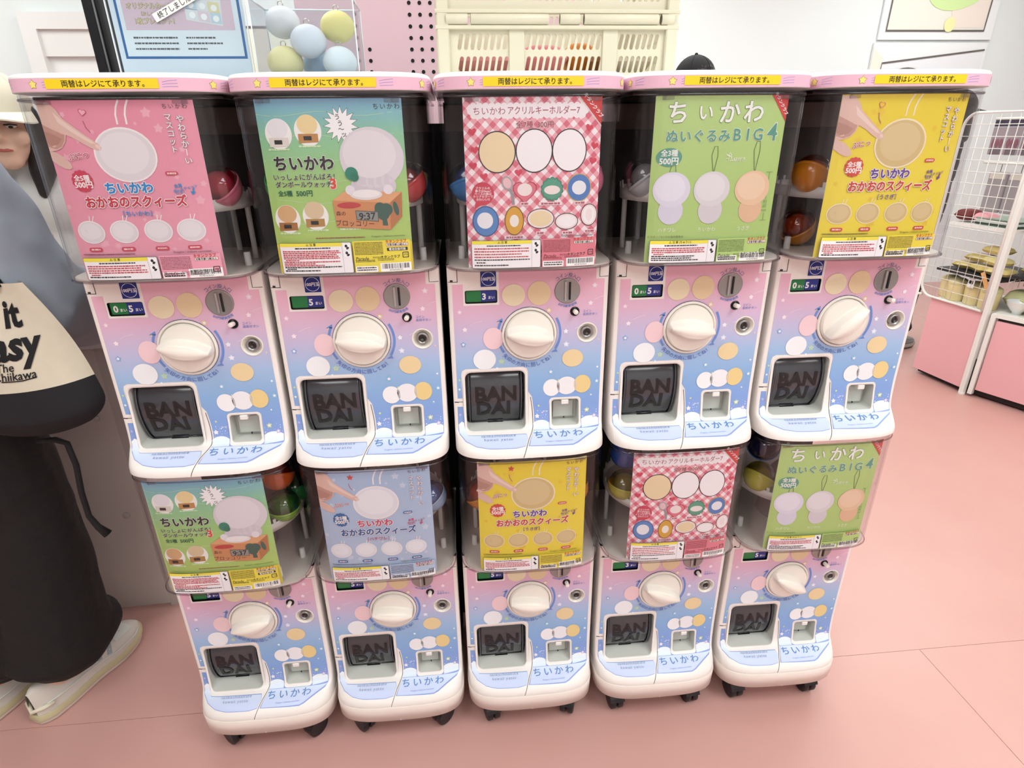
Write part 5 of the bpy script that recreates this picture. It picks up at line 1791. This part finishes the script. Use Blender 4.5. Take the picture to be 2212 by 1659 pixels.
for k, (x, y, z, c) in enumerate(((.17, -.055, .449, '#d9d5a0'), (.13, -.10, .633, '#a89a50'), (.14, -.22, .633, '#8c8890'), (.14, -.12, .683, '#c2b068'), (.14, -.12, .853, '#55606c'), (.14, -.24, .853, '#7c7a84'))):
    o = pillow(.11, .13, .055 if k else .11, mat('pouch_r%d' % k, c, .4, coat=.3), 10).obj('wrapped_pouch', None, on(u2, x, y, z))
    o.rotation_euler = (0, 0, .4 + .2 * (k % 3))
    tag(o, ('sage upright pouch beside the bowl on the right shelf', 'olive pouch on the lower dark board of the right shelf', 'grey pouch on the lower dark board of the right shelf',
            'straw pouch piled on the olive one of the right shelf', 'slate pouch on the upper dark board of the right shelf', 'grey pouch on the upper dark board of the right shelf')[k], 'pouch', 'pouches on the right shelf')

# ------------------------------------------------------------------ people
from mathutils import noise as mnoise
def blob(parts, voxel, m, smooth=4, fold=0.0):
    """one continuous surface round a list of tapered limbs and ellipsoids"""
    mb = MB()
    for p in parts:
        if p[0] == 'e':
            _, c, r, *rot = p
            b = MB().ball((0, 0, 0), r, m, 20, 12)
            R = Euler(rot[0]).to_matrix() if rot else Matrix.Identity(3)
            mb.add([R @ Vector(v) + Vector(c) for v in b.v], b.f, m)
        else:
            _, pts, rs = p
            mb.tube(pts, rs, m, 14, True)
            for q, r in ((pts[0], rs[0]), (pts[-1], rs[-1])):
                b = MB().ball(q, r, m, 14, 8)
                mb.add(b.v, b.f, m)
    me = evaluated(mb.mesh('tmp'), [('REMESH', dict(mode='VOXEL', voxel_size=voxel)), ('SMOOTH', dict(factor=.5, iterations=smooth))])
    if fold:
        nr = [v.normal.copy() for v in me.vertices]
        for v, n_ in zip(me.vertices, nr):
            p = v.co
            f = mnoise.noise(Vector((p.x * 9 + p.z * 5, p.y * 9, p.z * 6 - p.x * 6))) + .5 * mnoise.noise(p * 19)
            v.co = p + n_ * fold * f
    me.materials.clear(); me.materials.append(m)
    me.polygons.foreach_set('material_index', [0] * len(me.polygons))
    me.polygons.foreach_set('use_smooth', [True] * len(me.polygons))
    return me
m_skin = mat('skin', '#e6bfa8', .55, noise=(20.0, '#dfb39c'))
def head_parts(c, yaw, pitch, k=1.0):
    R = Euler((pitch, 0, yaw)).to_matrix()
    def q(x, y, z):
        return Vector(c) + R @ (Vector((x, y, z)) * k)
    rot = (pitch, 0, yaw)
    P = [('e', q(0, -.012, .045), (.075 * k, .092 * k, .088 * k), rot), ('e', q(0, .012, -.02), (.060 * k, .072 * k, .085 * k), rot), ('e', q(0, .040, -.075), (.036 * k, .038 * k, .034 * k), rot),
         ('e', q(0, .088, -.012), (.012 * k, .020 * k, .014 * k), rot), ('t', [q(0, .078, .02), q(0, .094, -.010)], [.008 * k, .012 * k]),
         ('e', q(0, .078, -.050), (.024 * k, .012 * k, .010 * k), rot)]
    for s in (-1, 1):
        P += [('e', q(s * .076, -.008, 0), (.010 * k, .020 * k, .032 * k), rot), ('e', q(s * .038, .055, -.02), (.026 * k, .026 * k, .026 * k), rot)]
    return P, q, R
def hand_parts(w, d, up, s=1, curl=.5):
    """palm and five bent fingers from the wrist w, pointing along d, palm normal up"""
    w, d, up = Vector(w), Vector(d).normalized(), Vector(up)
    up = (up - d * up.dot(d)).normalized()
    sd = d.cross(up) * s
    P = [('t', [w, w + d * .035, w + d * .085], [.024, .026, .024])]
    for k, (o, L) in enumerate(((-.030, .062), (-.010, .075), (.010, .072), (.028, .056))):
        b = w + d * .08 + sd * o
        m1 = b + (d * math.cos(curl * .6) - up * math.sin(curl * .6)) * L * .55
        m2 = m1 + (d * math.cos(curl * 1.8) - up * math.sin(curl * 1.8)) * L * .5
        P.append(('t', [b, m1, m2], [.0105, .0095, .008]))
    b = w + d * .03 - sd * .022
    P.append(('t', [b, b - sd * .024 + d * .03, b - sd * .03 + d * .055 - up * .015], [.012, .011, .009]))
    return P
def face(t, q, R, k, look_down=True, rosy='#b4584e'):
    for s in (-1, 1):
        MB().ball((0, 0, 0), (.013 * k, .006 * k, .0036 * k), mat('eye_white', '#e9e2dc', .3), 14, 8).obj('eye', t, q(s * .031, .0755, .012)).rotation_euler = R.to_euler()
        MB().ball((0, 0, 0), (.0060 * k, .004 * k, .0036 * k), mat('iris_dark', '#241a17', .2), 12, 8).obj('iris', t, q(s * .031, .0800, .0105)).rotation_euler = R.to_euler()
        MB().tube([q(s * .016, .0805, .0165), q(s * .031, .083, .0185), q(s * .046, .076, .0155)], .0016 * k, mat('lash', '#2a1d1a', .6), 6).obj('eyelid_line', t)
        MB().tube([q(s * .014, .083, .034), q(s * .032, .083, .038), q(s * .050, .073, .033)], .0026 * k, mat('brow', '#4a3a33', .7), 6).obj('eyebrow', t)
    MB().tube([q(-.020, .086, -.050), q(-.008, .0905, -.0475), (q(0, .091, -.0485)), q(.008, .0905, -.0475), q(.020, .086, -.050)], [.002 * k, .0042 * k, .0038 * k, .0042 * k, .002 * k], mat('lips', rosy, .45), 8).obj('lips', t)
def cap(t, q, R, k, m, brim_m, nm='cap'):
    mb = MB()
    rings = []
    for j in range(9):
        a = math.pi / 2 * j / 8
        rings.append([q(.086 * math.cos(a) * math.cos(b), -.010 + .104 * math.cos(a) * math.sin(b), .050 + .098 * math.sin(a)) for b in [2 * math.pi * i / 32 for i in range(32)]])
    mb.loft(rings, m, False, True)
    rings2 = [[Vector(p) + R @ Vector((0, 0, -.016 * k)) for p in rings[0]], rings[0]]
    mb.loft(rings2, m, False, False)
    c = mb.obj(nm, t)
    br = MB()
    top = []; bot = []
    N = 16
    for j in range(6):
        f = j / 5
        for i in range(N + 1):
            a = math.radians(18 + 144 * i / N)
            x = .086 * math.cos(a) * (1 + .10 * f); y = -.010 + .104 * math.sin(a) + f * .075 * max(0, math.sin((a - math.radians(18)) / math.radians(144) * math.pi)) ** .6
            z = .050 - .006 * f - .22 * x * x / .086 * (.3 + f)
            top.append(q(x, y, z)); bot.append(q(x, y, z - .004))
    fs = [(j * (N + 1) + i, j * (N + 1) + i + 1, (j + 1) * (N + 1) + i + 1, (j + 1) * (N + 1) + i) for j in range(5) for i in range(N)]
    br.add(top, fs, brim_m, True); br.add(bot, [f[::-1] for f in fs], brim_m, True)
    e = 5 * (N + 1)
    br.add(top[e:] + bot[e:], [(i, i + 1, N + 2 + i, N + 1 + i) for i in range(N)], brim_m)
    br.obj('cap_brim', c)
    b = MB().ball(q(0, -.010, .149), .008 * k, m, 12, 6)
    b.obj('cap_button', c)
    # panel stitching
    for i in range(6):
        a = 2 * math.pi * i / 6 + .5
        MB().tube([q(.0868 * math.cos(e_) * math.cos(a), -.010 + .1048 * math.cos(e_) * math.sin(a), .050 + .0985 * math.sin(e_)) for e_ in [math.pi / 2 * j / 8 for j in range(9)]], .0009 * k, brim_m, 5).obj('cap_seam', c)
def lerp_tab(tab, t):
    for (a, va), (b, vb) in zip(tab[:-1], tab[1:]):
        if a <= t <= b:
            f = (t - a) / (b - a)
            f = f * f * (3 - 2 * f)
            return va + (vb - va) * f
    return tab[-1][1]
SW = [(0, .012), (.03, .024), (.10, .033), (.25, .037), (.45, .037), (.70, .047), (.85, .043), (.95, .028), (1, .008)]
SH = [(0, .066), (.06, .076), (.20, .070), (.36, .066), (.52, .060), (.70, .046), (.85, .036), (.95, .024), (1, .006)]
def shoe(t, loc, rz, mats, L=.295):
    up, mid, sole, pan = mats
    s = thing_part('sneaker', t, loc, rz)
    T = [0, .015, .04, .08, .14, .2, .28, .36, .44, .52, .6, .68, .76, .83, .89, .94, .975, 1]
    spring = lambda q: .012 * max(0, q - .72) ** 1.6 * 8
    def outline_loop(z, grow):
        p = [((lerp_tab(SW, q) + grow), (q - .5) * (L + 2 * grow), z + spring(q)) for q in T]
        return p + [(-x, y, zz) for x, y, zz in p[::-1]]
    MB().loft([outline_loop(0, -.004), outline_loop(.003, .001), outline_loop(.011, .002)], sole, True, True).obj('outsole', s)
    MB().loft([outline_loop(.011, .0025), outline_loop(.018, .0045), outline_loop(.030, .0015)], mid, True, True).obj('midsole', s)
    loops = []
    for q in T:
        w, h = lerp_tab(SW, q), lerp_tab(SH, q)
        l = []
        for i in range(17):
            a = math.pi * i / 16
            c, n = math.cos(a), math.sin(a)
            tp = .62 if q < .4 else .85
            x = w * (abs(c) ** .6) * (1 if c > 0 else -1) * (1 - (1 - tp) * n)
            l.append((x, (q - .5) * L, .027 + spring(q) + h * n ** .75))
        loops.append(l)
    mb = MB()
    n = 17
    mb.add([p for l in loops for p in l], [(j * n + i, j * n + i + 1, (j + 1) * n + i + 1, (j + 1) * n + i) for j in range(len(T) - 1) for i in range(n - 1)], up, True)
    mb.obj('upper', s)
    def side(q, f, sx, o=.0012):
        w, h = lerp_tab(SW, q), lerp_tab(SH, q)
        a = f * math.pi / 2
        tp = .62 if q < .4 else .85
        x = w * (math.cos(a) ** .6) * (1 - (1 - tp) * math.sin(a)) + o
        return Vector((sx * x, (q - .5) * L, .027 + spring(q) + h * math.sin(a) ** .75 + o * .5))
    for sx in (-1, 1):
        MB().tube([side(q, .16, sx) for q in (.02, .08, .16, .26, .36, .46, .56, .66, .76, .86, .93)], .0022, pan, 6).obj('mudguard_edge', s)
        MB().tube([side(.16, .55, sx), side(.26, .42, sx), side(.36, .35, sx), side(.42, .5, sx)], .0014, mat('shoe_stitch', '#a89d92', .8), 5).obj('stitch_line', s)
        for k in range(2):
            q0 = .50 + .085 * k
            vs = [side(q0, .22, sx, .002), side(q0 + .035, .22, sx, .002), side(q0 + .075, .62, sx, .002), side(q0 + .03, .62, sx, .002)]
            MB().add(vs + [v - Vector((sx * .003, 0, 0)) for v in vs], [(0, 1, 2, 3), (7, 6, 5, 4), (0, 4, 5, 1), (1, 5, 6, 2), (2, 6, 7, 3), (3, 7, 4, 0)], mat('shoe_grey_panel', '#9aa0a4', .6)).obj('side_panel', s)
    vs = []; 
    Q = (.70, .75, .80, .85, .89)
    for q in Q:
        for f in (-.45, -.2, 0, .2, .45):
            p = side(q, 1 - abs(f), 1 if f >= 0 else -1, .0015)
            vs.append(p)
    MB().add(vs, [(j * 5 + i, j * 5 + i + 1, (j + 1) * 5 + i + 1, (j + 1) * 5 + i) for j in range(4) for i in range(4)], pan, True).obj('toe_mesh', s)
    MB().tube([side(.10, .12, -1, .003), side(.03, .14, -1, .003), Vector((0, -.5 * L - .002, .040)), side(.03, .14, 1, .003), side(.10, .12, 1, .003)], .0055, mat('shoe_heel_band', '#e3d9c2', .6), 8).obj('heel_band', s)
    return s
def thing_part(name, parent, loc, rz):
    o = bpy.data.objects.new(name, None)
    o.empty_display_size = .03
    COL.objects.link(o); o.parent = parent; o.location = loc; o.rotation_euler = (0, 0, rz)
    return o

def person(label, loc, rz, H, arms, voxel, head, cols, hats=None, hair=None, wide=1.0, lean=0.0, long_coat=False, shoes=None, facey=True, pwide=1.0, shoe_rz=(0, 0), feet=((-.075, 0), (.075, 0))):
    k = H / 1.6
    t = thing('person', label, 'person', loc, rz)
    V = lambda x, y, z: Vector((x * k, (y + lean * max(0, z - .85)) * k, z * k))
    hc = V(*head[0])
    P, q, R = head_parts(hc, head[1], head[2], k)
    body = list(P)
    neck = V(0, -.01, 1.30)
    body.append(('t', [V(0, -.005, 1.24), neck, hc + R @ Vector((0, -.02, -.06)) * k], [.06 * k, .052 * k, .05 * k]))
    body.append(('t', [V(0, 0, .86), V(0, 0, 1.02), V(0, 0, 1.2)], [.11 * k, .105 * k, .10 * k]))
    jacket = [('e', V(0, 0, 1.15), (.165 * k, .125 * k, .15 * k)), ('e', V(0, 0, .98), (.16 * k, .125 * k, .20 * k)), ('e', V(0, -.01, 1.25), (.15 * k, .095 * k, .07 * k))]
    if long_coat:
        jacket.append(('e', V(.0, 0, .86), (.185 * k, .145 * k, .14 * k)))
    for s, (sh, el, wr, hd) in zip((-1, 1), arms):
        sh, el, wr = V(*sh), V(*el), V(*wr)
        body.append(('t', [sh, el, wr], [.050 * k, .038 * k, .026 * k]))
        d = (wr - el).normalized() if hd is None else Vector(hd)
        body += hand_parts(wr, d, (0, 0, 1) if abs(d.z) < .8 else (0, 1, 0), s, .7)
        we = el + (wr - el) * .82
        jacket.append(('t', [sh, sh + (el - sh) * .55, el, we], [.080 * k * wide, .078 * k * wide, .072 * k * wide, .058 * k * wide]))
    pants = [('e', V(0, 0, .84), (.165 * k, .125 * k, .12 * k))]
    for s, (fx, fy) in zip((-1, 1), feet):
        body.append(('t', [V(s * .08, 0, .82), V(fx, fy + .01, .45), V(fx, fy - .04, .09)], [.075 * k, .05 * k, .036 * k]))
        pants.append(('t', [V(s * .078, 0, .80), V(fx, fy + .015, .45), V(fx, fy - .005, .165)], [.105 * k, .092 * k * pwide, .096 * k * pwide]))
        pants.append(('e', V(fx, fy + .005, .150), (.092 * k * pwide, .115 * k * pwide, .06 * k)))
    put('body', blob(body, voxel, m_skin), t, label='skin of face, neck and hands')
    put('jacket', blob(jacket, voxel * 1.3, cols[0], 6, .009), t, label=cols[2] + ' top')
    put('trousers', blob(pants, voxel * 1.3, cols[1], 6, .006), t, label='black trousers')
    if facey:
        face(t, q, R, k)
    if hair:
        rot = (head[2], 0, head[1])
        hp = [('e', q(0, -.020, .052), (.084 * k, .096 * k, .090 * k), rot), ('e', q(0, -.055, -.01), (.080 * k, .062 * k, .10 * k), rot)]
        for s in (-1, 1):
            hp.append(('t', [q(s * .074, .006, .04), q(s * .074, .004, -.04), q(s * .064, .016, -.12), q(s * .050, .036, -.17 * hair - .02)], [.020 * k, .030 * k, .036 * k, .014 * k]))
        put('hair', blob(hp, voxel * 1.2, mat('hair_black', '#1d1817', .45), 3), t, label='black hair')
    if hats:
        cap(t, q, R, k, *hats)
    for (fx, fy), r_ in zip(feet, shoe_rz):
        shoe(t, (fx * k, (fy + .03) * k, 0), r_, shoes)
    return t
sh_cream = (mat('shoe_suede', '#d3c8bf', .8), mat('shoe_midsole', '#c9bd98', .6), mat('shoe_outsole', '#e9e0d6', .6), mat('shoe_mesh', '#dcd9d2', .8))
sh_dark = (mat('shoe_grey', '#8d8886', .7), mat('shoe_dark_mid', '#bdb6ae', .6), mat('shoe_dark_sole', '#5e5a58', .6), mat('shoe_dark_mesh', '#9a9592', .8))
m_jk = mat('jacket_blue_grey', '#a3a9b6', .8, noise=(6.0, '#959cab'), bump=(18.0, .35, .01))
m_pt = mat('trousers_black', '#131011', .9, noise=(40.0, '#181313'), bump=(14.0, .3, .01))
m_bk = mat('top_black', '#1b1b1e', .85)
# customer at the counter
cu = person('customer in blue grey jacket and wide black trousers, at the left edge', (-1.215, .19, 0), -.347, 1.66,
            (((-.16, 0, 1.245), (-.22, .10, 1.0), (-.10, .30, .92), None), ((.17, 0, 1.245), (.262, .055, .975), (.17, .285, .90), None)), .0075,
            ((0, .03, 1.46), .1, -.25), (m_jk, m_pt, 'blue grey'), (mat('cap_navy', '#2a2c36', .8), mat('cap_navy_brim', '#22242c', .8)), 1.0, 1.38, 0.0, True, sh_cream,
            pwide=1.12, shoe_rz=(.06, -.02), feet=((-.066, -.032), (.069, .014)))
cd = MB()
cd.tube([(.25, .0, .742), (.29, .005, .748), (.312, .010, .74), (.316, .010, .69), (.306, .009, .623), (.304, .009, .565), (.312, .014, .535), (.325, .02, .514)], [.005, .006, .006, .006, .006, .006, .007, .010], mat('cord_black', '#141315', .8), 8)
cd.obj('drawstring', cu)
# tote bag on the customer's shoulder
tb = thing('tote_bag', 'cream canvas tote bag with black lettering and black bottom, hung on the customer', 'bag', (-.945, .065, .80), -.10)
def bag_pt(u, v, side):
    """u -1..1 across, v 0..1 up"""
    w = .165 + .01 * math.sin(math.pi * v) - .075 * v
    w *= 1 - .32 * (1 - min(1.0, v / .22)) ** 2
    puff = .045 * (max(0, 1 - u ** 4) * (1 - .75 * v) * min(1, v * 6 + .25)) ** .8
    rot = .05
    x = u * w; z = v * .27 - .02 * (1 - v) * (1 - u * u)
    x2 = x * math.cos(rot) - z * math.sin(rot); z2 = x * math.sin(rot) + z * math.cos(rot)
    return Vector((x2, -side * puff - .012 * math.sin(u * 3 + v * 4) * v, z2))
for nm, v0, v1, m in (('black_bottom', 0, .34, mat('tote_black', '#15151a', .85)), ('canvas', .34, 1.0, mat('tote_canvas', '#d9cfbc', .85, noise=(60.0, '#d0c5b1')))):
    mb = MB(); N, Mv = 24, 14
    for side in (1, -1):
        vs = [bag_pt(-1 + 2 * i / N, v0 + (v1 - v0) * j / Mv, side) for j in range(Mv + 1) for i in range(N + 1)]
        fs = [(j * (N + 1) + i, j * (N + 1) + i + 1, (j + 1) * (N + 1) + i + 1, (j + 1) * (N + 1) + i) for j in range(Mv) for i in range(N)]
        mb.add(vs, fs if side > 0 else [f[::-1] for f in fs], m, True)
    mb.obj(nm, tb)
for s in (1, -1):
    MB().tube([bag_pt(-.45, .97, s), bag_pt(-.45, .97, s) + Vector((-.03, .02, .14)), bag_pt(0, 1, 0) + Vector((-.07, .05, .26)), bag_pt(.45, .97, s) + Vector((-.06, .02, .14)), bag_pt(.45, .97, s)], .011, mat('tote_black', '#15151a', .85), 8).obj('strap', tb)
pr = Print(lambda u, v, o: bag_pt(u / .14, v / .27, 1) + Vector((0, -.0012 - o, 0)), .0003, .02)
kk = '#17171b'
pr.text('eat it', .016, .222, .062, kk, bold=.035, shear=.28, lay=1)
pr.text('Easy', .034, .172, .068, kk, bold=.035, shear=.28, lay=1)
pr.text('The', .022, .136, .020, kk, bold=.01, shear=.22, lay=1)
pr.text('Chiikawa', .034, .121, .020, kk, bold=.01, shear=.22, lay=1)
pr.line([(.01, .1125), (.045, .1115), (.07, .114)], .0018, kk, 1)
put('lettering', pr.mesh('lettering'), tb)
# shop assistant behind the counter
person('shop assistant in a beige cap with black hair looking down, behind the counter', (-1.375, 1.055, 0), math.pi + .02, 1.56,
       (((-.165, 0, 1.25), (-.20, .02, 1.03), (-.12, .12, .83), None), ((.165, 0, 1.25), (.20, .02, 1.03), (.12, .12, .83), None)), .0065,
       ((0, .11, 1.365), .40, -.14), (mat('staff_top', '#e4e2de', .8), m_pt, 'white'), (mat('cap_beige', '#d6cebc', .85, noise=(30.0, '#cdc4b0')), mat('cap_beige_brim', '#e2dac6', .85)), .95, 1.0, .10, False, sh_cream)
# two more shoppers in the distance
person('shopper with black knit cap far behind the crate', (1.01, 1.95, 0), 0.4, 1.60,
       (((-.17, 0, 1.26), (-.22, .0, 1.0), (-.20, .06, .80), (0, .1, -1)), ((.17, 0, 1.26), (.22, 0, 1.0), (.20, .06, .80), (0, .1, -1))), .011,
       ((0, .02, 1.47), 0, 0), (m_bk, m_pt, 'black'), (mat('cap_black', '#1a191b', .85), mat('cap_black_brim', '#161517', .85)), .7, 1.0, 0, False, sh_dark)
person('shopper in a black peaked cap half hidden behind the right machine', (2.595, 2.40, 0), -1.5, 1.53,
       (((-.16, -.02, 1.26), (-.19, -.05, 1.0), (-.18, -.03, .80), (0, .1, -1)), ((.16, -.02, 1.26), (.19, -.05, 1.0), (.18, -.03, .80), (0, .1, -1))), .011,
       ((0, .15, 1.415), 0, -.05), (m_bk, m_pt, 'black'), (mat('cap_black', '#1a191b', .85), mat('cap_black_brim', '#161517', .85)), .7, 1.0, 0, False, sh_dark)
